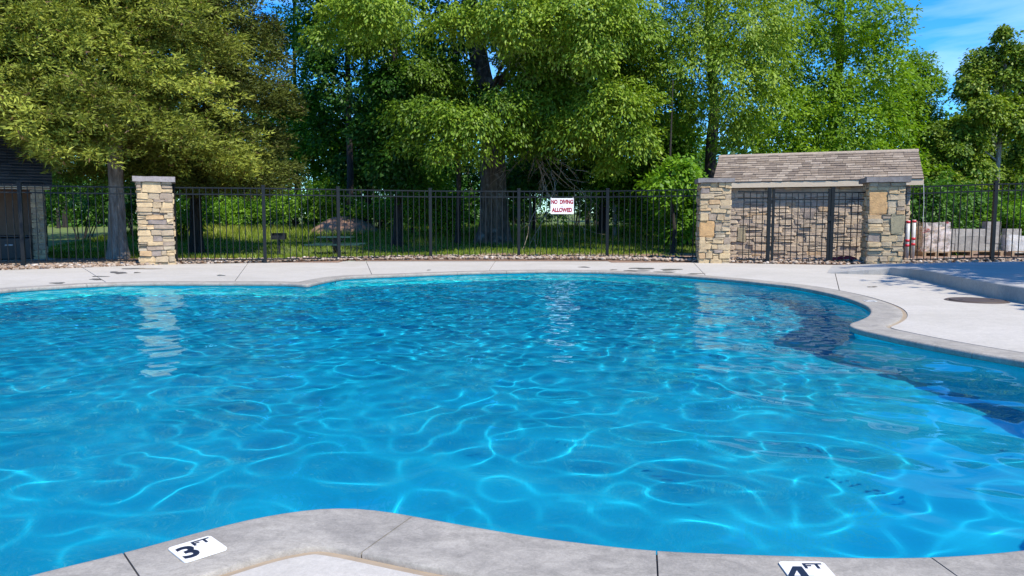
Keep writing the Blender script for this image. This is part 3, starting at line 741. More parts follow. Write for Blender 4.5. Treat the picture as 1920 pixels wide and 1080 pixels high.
def pillar(label, cx, cy, w, h, cap_w, cap_t, capmat, feats=(), group='stone gate pillars'):
    t = thing('stone_pillar', label, 'pillar', (cx, cy, -0.03), -math.atan2(cx, cy) * (0.93 if cx < 0 else 0.55), group)
    box('core', (-w / 2 + 0.05, -w / 2 + 0.05, 0), (w / 2 - 0.05, w / 2 - 0.05, h - cap_t - 0.003), M['mortar'], t)
    masonry(t, (-w / 2, -w / 2 + 0.05, 0), (1, 0, 0), w, h - cap_t, 0.1, 'stone', feats)
    masonry(t, (w / 2, w / 2 - 0.05, 0), (-1, 0, 0), w, h - cap_t, 0.1, 'stone')
    masonry(t, (-w / 2 + 0.05, w / 2 - 0.06, 0), (0, -1, 0), w - 0.12, h - cap_t, 0.1, 'stone')
    masonry(t, (w / 2 - 0.05, -w / 2 + 0.06, 0), (0, 1, 0), w - 0.12, h - cap_t, 0.1, 'stone')
    bm = bmesh.new(); add_box(bm, (-cap_w / 2, -cap_w / 2, h - cap_t), (cap_w / 2, cap_w / 2, h))
    bmesh.ops.subdivide_edges(bm, edges=bm.edges[:], cuts=5, use_grid_fill=True)
    for q in bm.verts:
        nv = noise.noise(q.co * 5 + Vector((cx, 0, 0))); q.co += Vector((q.co.x, q.co.y, 0)) * nv * 0.025 + Vector((0, 0, nv * 0.012))
    obj('cap_stone', bm, capmat, t)
    return t
def pcen(px, basey, w):
    p = at(px, basey); q = p.to_2d() * (1 + w / 2 / p.to_2d().length); return q.x, q.y
cx, cy = pcen(296.5, 496, 0.74)
pillar('lone square stone pillar with flat slab cap standing under the yellow-green cedar', cx, cy, 0.74, 2.03, 0.87, 0.115, M['cap_pale'],
       [(0.22, 0.60, 0.97, 1.10, 'stone_grey'), (0.30, 0.50, 0.55, 0.72, 'stone_grey'), (0.26, 0.46, 0.25, 0.38, 'stone_grey'), (0.10, 0.52, 1.70, 1.90, 'stone')])
cx, cy = pcen(1335.5, 493, 0.72)
pillar('stone pillar at the left end of the shed gate with an orange flag stone low down', cx, cy, 0.72, 2.03, 0.84, 0.10, M['cap'],
       [(0.0, 0.36, 0.60, 1.02, 'stone_orange'), (0.02, 0.22, 1.72, 1.85, 'stone_grey'), (0.34, 0.55, 0.22, 0.36, 'stone_grey')])
cx2, cy2 = pcen(1651, 496, 0.76)
pillar('stone pillar right of the shed gate with a tall orange flag stone near its top', cx2, cy2, 0.76, 2.02, 0.92, 0.12, M['cap'],
       [(0.02, 0.40, 1.20, 1.72, 'stone_orange'), (0.48, 0.76, 0.72, 1.20, 'stone_olive'), (0.0, 0.28, 0.55, 0.64, 'stone_grey')])

# ------------------------------------------------------------------ stone shed
SH_L = Vector((5.38, 20.2)) + Vector((0.927, -0.375)) * 0.25 + Vector((0.375, 0.927)) * 0.18; SH_R = SH_L + Vector((0.927, -0.375)) * 4.5
sd = (SH_R - SH_L).normalized(); rzs = math.atan2(sd.y, sd.x); SW = (SH_R - SH_L).length
shed = thing('stone_shed', 'small stone shed with brown shingle roof behind the black gate', 'shed', (SH_L.x, SH_L.y, 0.02), rzs)
EH, RH, DEP, OV, OVS = 2.0, 2.80, 2.45, 0.18, 0.25
box('core', (0.06, 0.06, -0.05), (SW - 0.06, DEP - 0.06, EH - 0.02), M['mortar'], shed)
masonry(shed, (0, 0.05, -0.02), (1, 0, 0), SW, EH - 0.14, 0.075, 'stonewall', [(3.75, 4.0, 0.16, 0.5, 'stone_orange'), (2.05, 2.3, 1.0, 1.2, 'stone_grey'), (0.4, 0.62, 0.5, 0.8, 'stone_olive')], 0.085, 0.15, 0.2, 0.5)
masonry(shed, (0.05, DEP - 0.06, -0.02), (0, -1, 0), DEP - 0.12, EH - 0.14, 0.1, 'stonewall', (), 0.085, 0.15, 0.2, 0.5, joined=True)
masonry(shed, (SW - 0.05, 0.06, -0.02), (0, 1, 0), DEP - 0.12, EH - 0.14, 0.1, 'stonewall', (), 0.085, 0.15, 0.2, 0.5, joined=True)
# roof: deck boards, fascia, soffit, gable ends, shingles one by one
x0, x1 = -OVS, SW + OVS; yf, yb, ym = -OV, DEP + OV, DEP / 2
slope = (RH - EH) / (ym - yf); th = 0.05
bm = bmesh.new()
pf = [(yf, EH), (ym, RH), (yb, EH), (yb, EH - th), (ym, RH - th), (yf, EH - th)]
ra = [bm.verts.new((x0, y, z - 0.012)) for y, z in pf]; rb_ = [bm.verts.new((x1, y, z - 0.012)) for y, z in pf]
for i in range(6): bm.faces.new((ra[i], ra[(i + 1) % 6], rb_[(i + 1) % 6], rb_[i]))
bm.faces.new((ra[0], ra[5], ra[4], ra[1])); bm.faces.new((ra[1], ra[4], ra[3], ra[2])); bm.faces.new((rb_[0], rb_[1], rb_[4], rb_[5])); bm.faces.new((rb_[1], rb_[2], rb_[3], rb_[4]))
bmesh.ops.recalc_face_normals(bm, faces=bm.faces[:])
roof = obj('roof', bm, M['soffit'], shed)
box('fascia', (x0, yf - 0.03, EH - 0.15), (x1, yf - 0.002, EH - 0.012), M['fascia'], roof)
box('fascia', (x0, yb + 0.002, EH - 0.15), (x1, yb + 0.03, EH - 0.012), M['fascia'], roof)
box('soffit', (x0 + 0.01, yf + 0.002, EH - 0.14), (x1 - 0.01, 0.04, EH - 0.12), M['soffit'], roof)
for xx in (0.02, SW - 0.08):
    bm = bmesh.new(); tri_ = [(0.07, EH - 0.03), (DEP - 0.07, EH - 0.03), (ym, RH - 0.10)]
    a = [bm.verts.new((xx, y, z)) for y, z in tri_]; b_ = [bm.verts.new((xx + 0.06, y, z)) for y, z in tri_]
    bm.faces.new(a); bm.faces.new(b_[::-1])
    for i in range(3): bm.faces.new((a[i], b_[i], b_[(i + 1) % 3], a[(i + 1) % 3]))
    bmesh.ops.recalc_face_normals(bm, faces=bm.faces[:]); obj('gable', bm, M['fascia'], shed)
sl_len = math.hypot(ym - yf, RH - EH); sang = math.atan2(RH - EH, ym - yf); ncourse = 12
tabs = []
for i in range(8):
    bm = bmesh.new(); add_box(bm, (-0.5, 0, 0), (0.5, 1.25, 1)); r_ = random.Random(i)
    for q in bm.verts:
        q.co.z -= q.co.y * 0.75
        if q.co.y < 0.1: q.co.y += r_.uniform(-0.05, 0.05)
    bmesh.ops.recalc_face_normals(bm, faces=bm.faces[:]); me = bpy.data.meshes.new('shingle'); bm.to_mesh(me); bm.free(); me.materials.append(M['shingle']); tabs.append(me)
for side in (0, 1):
    bmj = bmesh.new()
    for c in range(ncourse):
        ex = sl_len / ncourse; x = x0 - rs.uniform(0, 0.2) * 0
        first = True
        while x < x1 - 1e-6:
            w_ = rs.uniform(0.16, 0.36) if not first else rs.uniform(0.08, 0.3); first = False
            e = min(x1, x + w_)
            if x1 - e < 0.07: e = x1
            me = rs.choice(tabs)
            if side == 0: m_ = Matrix.Translation((0, yf - 0.035, EH - 0.012)) @ Matrix.Rotation(sang, 4, 'X') @ Matrix.Translation(((x + e) / 2, c * ex, 0.012)) @ Matrix.Diagonal((e - x - 0.006, ex, 0.016 + rs.random() * 0.012, 1))
            else: m_ = Matrix.Translation((0, yb + 0.035, EH - 0.012)) @ Matrix.Rotation(math.pi, 4, 'Z') @ Matrix.Rotation(sang, 4, 'X') @ Matrix.Translation((-(x + e) / 2, c * ex, 0.012)) @ Matrix.Diagonal((e - x - 0.006, ex, 0.02, 1))
            if side == 0:
                o = bpy.data.objects.new('shingle', me); link(o, roof); o.matrix_local = m_
            else:
                b2 = bmesh.new(); b2.from_mesh(me); b2.transform(m_); tmp = bpy.data.meshes.new('tmp'); b2.to_mesh(tmp); b2.free(); bmj.from_mesh(tmp); bpy.data.meshes.remove(tmp)
            x = e
    if side == 1: tag(obj('rear_shingles', bmj, M['shingle'], roof), kind='stuff')
    else: bmj.free()
bm = bmesh.new()
for s in (-1, 1): add_box(bm, (x0 - 0.01, -0.13 if s < 0 else 0.0, 0), (x1 + 0.01, 0.0 if s < 0 else 0.13, 0.02), Matrix.Translation((0, ym, RH + 0.025)) @ Matrix.Rotation(-s * sang, 4, 'X'))
obj('ridge_cap', bm, M['shingle'], roof)

# ------------------------------------------------------------------ fences and gate
def unit_bar(name, w, d):
    bm = bmesh.new(); add_box(bm, (-w / 2, -d / 2, 0), (w / 2, d / 2, 1)); bmesh.ops.recalc_face_normals(bm, faces=bm.faces[:])
    me = bpy.data.meshes.new(name); bm.to_mesh(me); bm.free(); me.materials.append(M['fence']); return me
def post_mesh():
    bm = bmesh.new(); add_box(bm, (-0.038, -0.038, -0.1), (0.038, 0.038, 1.80)); add_box(bm, (-0.045, -0.045, 1.801), (0.045, 0.045, 1.825))
    bmesh.ops.recalc_face_normals(bm, faces=bm.faces[:]); me = bpy.data.meshes.new('post'); bm.to_mesh(me); bm.free(); me.materials.append(M['fence']); return me
PICK, RAIL, POST = unit_bar('picket', 0.017, 0.017), unit_bar('rail', 0.034, 0.030), post_mesh()
def fence_run(parent, line, z, posts, H=1.77, rails=(1.75, 1.60, 0.06)):
    for i, (a, b_) in enumerate(zip(line, line[1:])):
        za, zb = z[i], z[i + 1]; L_ = (b_ - a).length; d_ = (b_ - a) / L_; ang = math.atan2(d_.y, d_.x)
        for rz_ in rails:
            o = bpy.data.objects.new('rail', RAIL); link(o, parent)
            v3 = Vector((d_.x * L_, d_.y * L_, zb - za)); o.location = (a.x, a.y, za + rz_); o.rotation_euler = v3.to_track_quat('Z', 'Y').to_euler(); o.scale = (1, 1, v3.length)
        n_ = max(2, round(L_ / 0.148))
        for k in range(1, n_):
            t = k / n_; o = bpy.data.objects.new('picket', PICK); link(o, parent)
            o.location = (a.x + d_.x * L_ * t, a.y + d_.y * L_ * t, za + (zb - za) * t + rails[-1] - 0.01); o.rotation_euler = (0, 0, ang); o.scale = (1, 1, rails[0] - rails[-1] + 0.012)
    for i, p in enumerate(line):
        if i in posts:
            d_ = (line[min(i + 1, len(line) - 1)] - line[max(i - 1, 0)]); o = bpy.data.objects.new('post', POST); link(o, parent); o.location = (p.x, p.y, z[i]); o.rotation_euler = (0, 0, math.atan2(d_.y, d_.x))
fl_ = thing('metal_fence', 'black metal picket fence at the left end beyond the lone stone pillar', 'fence', (0, 0, 0), 0, 'black picket fences round the pool')
pl = Vector((pcen(296.5, 496, 0.74)))
fence_run(fl_, [Vector((-15.9, 15.5)), Vector((-13.4, 15.95)), Vector((-10.80, 16.5)), Vector((pl.x - 0.40, pl.y + 0.0))], [0.02, 0.02, 0.02, 0.02], (0, 1, 2))
fm_ = thing('metal_fence', 'long curved black picket fence between the lone stone pillar and the shed', 'fence', (0, 0, 0), 0, 'black picket fences round the pool')
fence_run(fm_, [Vector((pl.x + 0.40, pl.y + 0.05)), Vector((-5.92, 17.9)), Vector((-4.32, 18.65)), Vector((-2.13, 19.55)), Vector((0.18, 19.75)), Vector((2.5, 19.62)), Vector((4.42, 18.75)), Vector((4.62, 18.6))], [0.02] * 8, (0, 1, 2, 3, 4, 5, 7))
fr_ = thing('metal_fence', 'black picket fence right of the shed in front of the block stacks', 'fence', (0, 0, 0), 0, 'black picket fences round the pool')
fence_run(fr_, [Vector((9.02, 17.5)), Vector((11.12, 17.3)), Vector((13.5, 17.25)), Vector((15.9, 17.2))], [0.02, 0.09, 0.13, 0.15], (1, 2, 3))
# gate between the two shed pillars
gl = Vector((5.36, 17.85)); gr_ = Vector((8.24, 17.55)); gd = (gr_ - gl).normalized()
gp_ = [gl, gl.lerp(gr_, 0.252), gl.lerp(gr_, 0.75), gr_]
gf = thing('gate_screen', 'two narrow fixed black picket panels either side of the shed gate', 'fence panel', (0, 0, 0), 0)
fence_run(gf, [gp_[0], gp_[1]], [0.03, 0.02], (), rails=(1.66, 1.50, 0.05))
fence_run(gf, [gp_[2], gp_[3]], [0.0, 0.0], (), rails=(1.66, 1.50, 0.05))
for p in (gp_[1], gp_[2]):
    o = bpy.data.objects.new('post', POST); link(o, gf); o.location = (p.x, p.y, -0.04); o.rotation_euler = (0, 0, math.atan2(gd.y, gd.x))
gate = thing('metal_gate', 'black picket gate between two posts before the stone shed', 'gate', (gp_[1].x, gp_[1].y, 0.0), math.atan2(gd.y, gd.x))
GWd = (gp_[2] - gp_[1]).length; ga, gb = 0.10, GWd - 0.07
for xx in (ga, gb): o = bpy.data.objects.new('stile', POST); link(o, gate); o.location = (xx, 0, 0.02); o.scale = (0.7, 0.7, 0.945)
for zz in (1.66, 1.50, 0.05):
    o = bpy.data.objects.new('rail', RAIL); link(o, gate); o.location = (ga, 0, zz); o.rotation_euler = (0, math.pi / 2, 0); o.scale = (1, 1, gb - ga)
npk = round((gb - ga) / 0.145)
for k in range(1, npk):
    o = bpy.data.objects.new('picket', PICK); link(o, gate); o.location = (ga + (gb - ga) * k / npk, 0, 0.04); o.scale = (1, 1, 1.63)
box('latch', (gb - 0.05, -0.06, 1.0), (gb + 0.05, -0.03, 1.12), M['fence'], gate)
for zz in (0.3, 1.4): box('hinge', (ga - 0.07, -0.02, zz), (ga - 0.028, 0.02, zz + 0.1), M['fence'], gate)

# sign on the fence
sp = P(1054, 386.5, 19.60)
sign = thing('warning_sign', 'white NO DIVING ALLOWED sign with dark red lettering on the curved fence', 'sign', (sp.x, 19.60, sp.z), R(-1))
SWd, SHt = 0.60, 0.41
bm = rounded_rect(SWd, SHt, 0.012, 0.006); bmesh.ops.rotate(bm, verts=bm.verts[:], cent=(0, 0, 0), matrix=Matrix.Rotation(math.pi / 2, 3, 'X')); bmesh.ops.recalc_face_normals(bm, faces=bm.faces[:])
obj('plate', bm, M['white'], sign)
def sign_text(body, size, z, mat, sx, thick, name='lettering'):
    o = obj(name, text_mesh(body, size, thick), mat, sign); o.rotation_euler = (math.pi / 2, 0, 0); o.location = (0, -0.0085, z); o.scale = (sx, 1, 1); return o
sign_text('NO  DIVING', 0.148, 0.105, M['maroon'], 0.70, 0.0075)
sign_text('or', 0.07, 0.0, M['greyprint'], 1.0, 0.0)
sign_text('ALLOWED', 0.148, -0.105, M['maroon'], 0.74, 0.0075)
for xx in (-0.285, 0.285):
    bm = bmesh.new(); add_tube(bm, [(xx, -0.01, SHt / 2 - 0.02), (xx, 0.03, SHt / 2 + 0.03), (xx, 0.12, SHt / 2 + 0.02)], 0.005, 6); obj('cable_tie', bm, M['pvc'], sign)

exec_after = []
# ------------------------------------------------------------------ foliage builders
def nrm(a): return a / (np.linalg.norm(a, axis=-1, keepdims=True) + 1e-9)
def leaf_quads(c, d, n, L, Wd):
    """rhombic leaves: centre c, long axis d, normal n, arrays L, Wd"""
    d = nrm(d); s = nrm(np.cross(d, n)); L = L[:, None] / 2; Wd = Wd[:, None] / 2
    k = d * L * 0.25
    v = np.stack([c - d * L, c + s * Wd + k, c + d * L, c - s * Wd + k], 1)
    return v.reshape(-1, 3)
def crown_mesh(name, rng, lobes, mat, clumps, per, R_cl, leaf, tone_sd=0.22, shell=0.55, droop=0.35, narrow=0.45, flat=0.28, hang=0.3, up=0.8, cut=None):
    """lobes: (cx,cy,cz,rx,ry,rz[,tone]) ellipsoids; leaf clumps are spread through their outer shells"""
    lob = np.array([l[:6] for l in lobes], float); ltone = np.array([l[6] if len(l) > 6 else 0.5 for l in lobes])
    wgt = (lob[:, 3] * lob[:, 4] * lob[:, 5]) ** (2 / 3); wgt /= wgt.sum()
    pick = rng.choice(len(lob), clumps, p=wgt)
    u = nrm(rng.normal(size=(clumps, 3))); rad = shell + (1 - shell) * rng.random(clumps) ** 0.6
    rad *= 1 + 0.16 * np.sin(u[:, 0] * 5 + pick) * np.cos(u[:, 2] * 6 + 2 * pick)
    cc = lob[pick, :3] + u * lob[pick, 3:6] * rad[:, None]
    cn = nrm(u * 0.7 + np.array([0, 0, up]) + rng.normal(size=(clumps, 3)) * 0.28)
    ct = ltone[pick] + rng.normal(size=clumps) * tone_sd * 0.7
    if cut is not None:
        k = cut(cc, rng); cc, cn, ct, u = cc[k], cn[k], ct[k], u[k]; clumps = len(cc)
    rcl = R_cl * (0.6 + 0.8 * rng.random(clumps))
    N = clumps * per; ci = np.repeat(np.arange(clumps), per)
    a = nrm(np.cross(cn, nrm(rng.normal(size=(clumps, 3))))); b_ = np.cross(cn, a)
    th = rng.random(N) * 6.2832; rr = np.sqrt(rng.random(N)) * rcl[ci]
    rdir = a[ci] * np.cos(th)[:, None] + b_[ci] * np.sin(th)[:, None]
    c = cc[ci] + rdir * rr[:, None] + cn[ci] * (rng.normal(size=N) * 0.7 * flat * rcl[ci])[:, None]
    c[:, 2] -= droop * rr ** 2 / rcl[ci]
    d = rdir + u[ci] * 0.4 + rng.normal(size=(N, 3)) * 0.45; d[:, 2] -= hang
    n = cn[ci] + rng.normal(size=(N, 3)) * 0.36
    L = leaf * (0.65 + 0.7 * rng.random(N))
    v = leaf_quads(c, d, n, L, L * narrow * (0.8 + 0.4 * rng.random(N)))
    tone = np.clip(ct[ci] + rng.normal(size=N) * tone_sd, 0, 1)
    return from_arrays(name, v, np.arange(4 * N).reshape(-1, 4), mat, False, tone), cc
def trunk_bm(pts, rad, seg=16, flare=0.0, rough=0.06, seed=0, sub=5):
    """tapered trunk or limb through pts with uneven, fluted bark"""
    P_, R_ = [], []
    for i in range(len(pts) - 1):
        for k in range(sub):
            t = k / sub; P_.append(Vector(pts[i]).lerp(Vector(pts[i + 1]), t)); R_.append(rad[i] + (rad[i + 1] - rad[i]) * t)
    P_.append(Vector(pts[-1])); R_.append(rad[-1]); bm = bmesh.new(); rings = []
    for i, p in enumerate(P_):
        t = (P_[min(i + 1, len(P_) - 1)] - P_[max(i - 1, 0)]).normalized(); x = t.cross(Vector((0.1, 1, 0.05))).normalized(); y = t.cross(x).normalized(); ring = []
        for k in range(seg):
            a = 2 * math.pi * k / seg; r_ = R_[i]
            if flare: r_ *= 1 + flare * math.exp(-max(0, p.z - P_[0].z) / (R_[0] * 1.1)) * (0.75 + 0.5 * max(0, math.sin(a * 3 + seed) ) + 0.25 * math.sin(a * 5 + 2 * seed))
            q = p + (x * math.cos(a) + y * math.sin(a)) * r_
            r_ *= 1 + rough * noise.noise(Vector((math.cos(a) * 4, math.sin(a) * 4, p.z * 0.9 + seed))) * 2
            ring.append(bm.verts.new(p + (x * math.cos(a) + y * math.sin(a)) * r_))
        rings.append(ring)
    for a, b_ in zip(rings, rings[1:]):
        for k in range(seg): bm.faces.new((a[k], a[(k + 1) % seg], b_[(k + 1) % seg], b_[k]))
    bm.faces.new(rings[-1])
    bmesh.ops.recalc_face_normals(bm, faces=bm.faces[:])
    return bm
def limbs(parent, root_pts, targets, r0, mat, rngp, name='limb'):
    """curved limbs from points on the trunk out to leaf clumps"""
    for tg in targets:
        a = min(root_pts, key=lambda q: abs(q.z - (tg.z - (tg - q).to_2d().length * 0.35)) + 0.0 * (tg - q).length)
        mid = a.lerp(tg, 0.5) + Vector((rngp.uniform(-0.3, 0.3), rngp.uniform(-0.3, 0.3), rngp.uniform(0.1, 0.6)))
        obj(name, trunk_bm([a, a.lerp(mid, 0.5) + Vector((0, 0, 0.08)), mid, tg], [r0, r0 * 0.75, r0 * 0.5, r0 * 0.12], 7, 0, 0.05, rngp.random() * 9, 3), mat, parent, True)
def tree(name, label, cat, base, trunk, rad, barkm, lobes, leafm, group=None, seed=1, nlimb=6, flare=0.5, seg=16, r_limb=None, tspec=None, **kw):
    base = Vector(base); t = thing(name, label, cat, base, 0, group); rng = np.random.default_rng(seed); rp_ = random.Random(seed)
    tp = [Vector(q) - base for q in trunk]
    obj('trunk', trunk_bm(tp, rad, seg, flare, 0.06, seed), barkm, t, True)
    me, cc = crown_mesh('crown', rng, [(l[0] - base.x, l[1] - base.y, l[2] - base.z, *l[3:]) for l in lobes], leafm, **kw)
    tag(obj('crown', me, None, t), kind='stuff')
    if nlimb:
        roots = []
        for a, b_ in zip(tp, tp[1:]):
            for k in range(6): roots.append(a.lerp(b_, k / 6))
        roots = [q for q in roots if q.z > 0.28 * tp[-1].z]
        hi = np.where(cc[:, 2] > np.percentile(cc[:, 2], 35))[0]
        sel = [Vector(cc[i]) for i in rng.choice(hi, nlimb, replace=False)]
        limbs(t, roots, sel, r_limb or rad[-1] * 1.1, barkm, rp_)
    return t
def lobe(px, py, y, r, sq=(1, 1, 1), tone=0.5):
    p = P(px, py, y); return (p.x, p.y, p.z, r * sq[0], r * sq[1], r * sq[2], tone)
def gz(x, y): return float(ground(x, y))

# feathery conifer sprays
def cedar_mesh(rng, axis, z0, z1, rad_fn, mat, sprays, per, nb=120, vis=9.5):
    """drooping feathery sprays on uneven boughs of a cedar; most boughs below height vis, some above"""
    bz = np.where(rng.random(nb) < 0.84, (vis - z0) * rng.random(nb) ** 1.1, (vis - z0) + (z1 - vis) * rng.random(nb)) + z0
    ba = np.where(rng.random(nb) < 0.62, -math.pi / 2 + rng.normal(size=nb) * 0.95, rng.random(nb) * 6.2832); bl = 0.70 + 0.45 * rng.random(nb)
    bi = rng.integers(0, nb, sprays)
    z = bz[bi] + rng.normal(size=sprays) * 0.24; az = ba[bi] + rng.normal(size=sprays) * 0.20
    rr = rad_fn(np.clip((z - z0) / (z1 - z0), 0, 1)) * bl[bi]
    k = 0.22 + 0.78 * rng.random(sprays) ** 0.6
    hor = rr * k; c = np.stack([axis[0] + hor * np.cos(az), axis[1] + hor * np.sin(az), z + 0.75 * k - 1.15 * k ** 2 + rng.normal(size=sprays) * 0.10], 1)
    c[:, 2] = np.maximum(c[:, 2], z0 - 0.12 + 0.55 * rng.random(sprays) + np.clip((-1.35 - c[:, 0] - 0.6 * c[:, 1]) * 1.1, 0, 1.6))
    out = np.stack([np.cos(az), np.sin(az), np.full(sprays, -0.25)], 1)
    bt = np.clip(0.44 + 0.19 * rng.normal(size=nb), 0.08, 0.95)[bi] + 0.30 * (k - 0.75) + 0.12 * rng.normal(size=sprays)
    N = sprays * per; ci = np.repeat(np.arange(sprays), per)
    s = rng.random(N) * 0.42; side = rng.normal(size=(N, 3)) * np.array([1, 1, 0.55])
    sd_ = nrm(out + rng.normal(size=(sprays, 3)) * 0.5)
    d = nrm(sd_[ci] * 0.6 + side * 0.9 + np.array([0, 0, 0.12]))
    cc = c[ci] + sd_[ci] * s[:, None] + side * 0.075; cc[:, 2] -= 0.30 * s ** 2
    L = (0.065 + 0.085 * rng.random(N))[:, None]; Wd = (0.014 + 0.013 * rng.random(N))[:, None]
    sw = nrm(np.cross(d, rng.normal(size=(N, 3)))) * Wd
    v = np.stack([cc - sw, cc + sw, cc + d * L], 1).reshape(-1, 3)
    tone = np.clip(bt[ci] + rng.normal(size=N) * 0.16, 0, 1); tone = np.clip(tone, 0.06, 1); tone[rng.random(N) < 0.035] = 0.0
    return from_arrays('crown', v, np.arange(3 * N).reshape(-1, 3), mat, False, tone), c
def cedar(label, bx, by, lean, tr, height, z0, R0, mat, sprays, per, seed, rad_fn, barkm, off=(0, 0)):
    zb = gz(bx, by); t = thing('cedar_tree', label, 'tree', (bx, by, zb)); rng = np.random.default_rng(seed); rp_ = random.Random(seed)
    tp = [Vector((0, 0, -0.05)), Vector((0.02, 0, 0.5)), Vector((lean * 0.4, 0, 2.0)), Vector((lean, 0, 5)), Vector((lean * 1.1, 0, height * 0.9))]
    obj('trunk', trunk_bm(tp, [tr, tr * 0.86, tr * 0.74, tr * 0.55, tr * 0.1], 16, 0.45, 0.10, seed), barkm, t, True)
    me, c = cedar_mesh(rng, off, z0, height, rad_fn, mat, sprays, per)
    tag(obj('crown', me, None, t), kind='stuff')
    roots = [tp[2].lerp(tp[3], k / 8) for k in range(9)] + [tp[3].lerp(tp[4], k / 6) for k in range(5)]
    for i in rng.choice(len(c), 22, replace=False):
        tg = Vector(c[i]); a = min(roots, key=lambda q: abs(q.z - tg.z - 0.2)); mid = a.lerp(tg, 0.55) + Vector((0, 0, 0.25))
        obj('limb', trunk_bm([a, mid, tg], [0.05, 0.03, 0.008], 6, 0, 0.05, i % 7, 3), M['twig'] if rp_.random() < 0.2 else barkm, t, True)
    return t
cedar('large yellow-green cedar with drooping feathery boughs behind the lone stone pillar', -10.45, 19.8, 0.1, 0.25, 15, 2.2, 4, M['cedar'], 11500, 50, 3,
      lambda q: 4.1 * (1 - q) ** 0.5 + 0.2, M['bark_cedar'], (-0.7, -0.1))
cedar('darker shaded cedar with a shade-dark trunk just right of the lone stone pillar', P(368, 470, 23.5).x, 23.5, 0.1, 0.22, 15.5, 2.0, 4, M['cedar_shaded'], 5500, 42, 8,
      lambda q: 2.75 * (1 - q) ** 0.45 + 0.2, M['bark_dark_shade'], (0.45, 0.0))

# the big oak
ob = Vector((P(925, 460, 28).x, 28, 0)); ob.z = gz(ob.x, ob.y) - 0.05
tk = [ob, P(926, 415, 28), P(925, 330, 28.0), P(922, 230, 28.1), P(900, 120, 28.3), P(880, 10, 28.5), P(870, -160, 28.8), P(880, -400, 29)]
oak_l = []
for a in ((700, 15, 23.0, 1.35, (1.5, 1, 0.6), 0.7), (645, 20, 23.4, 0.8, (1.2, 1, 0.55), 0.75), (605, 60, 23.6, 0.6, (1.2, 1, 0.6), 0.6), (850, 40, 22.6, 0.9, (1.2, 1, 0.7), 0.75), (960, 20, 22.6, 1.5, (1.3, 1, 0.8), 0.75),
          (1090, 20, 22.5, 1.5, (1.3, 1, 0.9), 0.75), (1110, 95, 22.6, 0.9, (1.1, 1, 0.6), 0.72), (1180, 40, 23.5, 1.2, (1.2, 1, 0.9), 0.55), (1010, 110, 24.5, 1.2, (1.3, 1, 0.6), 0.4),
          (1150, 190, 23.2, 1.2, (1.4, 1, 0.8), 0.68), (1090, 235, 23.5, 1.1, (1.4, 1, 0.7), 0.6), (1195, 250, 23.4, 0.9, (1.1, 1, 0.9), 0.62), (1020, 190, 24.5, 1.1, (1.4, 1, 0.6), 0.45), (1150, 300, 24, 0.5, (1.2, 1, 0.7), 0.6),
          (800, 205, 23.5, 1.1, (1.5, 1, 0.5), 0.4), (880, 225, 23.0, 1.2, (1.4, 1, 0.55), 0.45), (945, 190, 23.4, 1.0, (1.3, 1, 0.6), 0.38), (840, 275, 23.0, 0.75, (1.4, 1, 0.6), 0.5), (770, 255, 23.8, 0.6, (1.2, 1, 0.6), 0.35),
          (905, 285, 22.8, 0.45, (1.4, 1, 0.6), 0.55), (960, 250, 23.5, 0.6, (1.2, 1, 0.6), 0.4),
          (1020, -150, 24.5, 3.0, (1, 0.8, 0.75), 0.5), (820, 140, 25.8, 1.5, (1.2, 1, 0.7), 0.22), (1000, 245, 25.6, 1.5, (1.3, 1, 0.7), 0.25), (1055, 150, 25.6, 1.6, (1.3, 1, 0.7), 0.28), (985, 60, 26, 1.5, (1.2, 1, 0.8), 0.28), (1180, 130, 25.5, 1.4, (1.2, 1, 0.8), 0.3), (1120, 260, 25.4, 1.3, (1.3, 1, 0.6), 0.3), (700, 60, 25.6, 1.2, (1.3, 1, 0.7), 0.3), (1160, -130, 26, 2.8, (1, 0.9, 0.75), 0.5)):  # back lobes: darker leaf tones paint in the shade behind the bright sprays
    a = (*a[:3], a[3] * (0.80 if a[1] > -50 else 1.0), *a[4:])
    oak_l.append(lobe(*a))
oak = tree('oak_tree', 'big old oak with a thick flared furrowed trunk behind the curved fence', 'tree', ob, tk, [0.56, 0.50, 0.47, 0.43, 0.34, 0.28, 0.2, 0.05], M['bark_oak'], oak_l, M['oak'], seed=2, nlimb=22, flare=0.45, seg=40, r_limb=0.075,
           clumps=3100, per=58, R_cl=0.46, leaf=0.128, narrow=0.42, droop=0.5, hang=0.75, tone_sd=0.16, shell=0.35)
# bare dead twigs hanging right of the oak trunk
bm = bmesh.new(); rt = random.Random(3)
def twig(a, d, L_, r_, depth):
    pts = [a]; dd = d.copy(); n_ = 5
    for k in range(n_):
        dd = (dd + Vector((rt.uniform(-0.25, 0.25), rt.uniform(-0.25, 0.25), rt.uniform(-0.28, 0.18)))).normalized(); pts.append(pts[-1] + dd * L_ / n_)
    add_tube(bm, pts, [r_ * (1 - 0.85 * k / n_) for k in range(n_ + 1)], 5)
    if depth:
        for k in range(1, n_ + 1):
            for _ in range(2 if depth > 1 else 1): twig(pts[k], (dd + Vector((rt.uniform(-1, 1), rt.uniform(-1, 1), rt.uniform(-0.7, 0.7)))).normalized(), L_ * rt.uniform(0.35, 0.6), r_ * 0.5, depth - 1)
for a, b_ in ((P(955, 250, 27.4), P(1090, 275, 24.5)), (P(960, 215, 27.3), P(1080, 225, 24.6)), (P(935, 120, 27.6), P(1060, 60, 24.8)), (P(900, 60, 27.6), P(1010, 90, 24.8))):
    a, b_ = a - ob, b_ - ob; twig(a, (b_ - a).normalized(), (b_ - a).length, 0.035, 2)
obj('dead_branches', bm, M['twig'], oak)

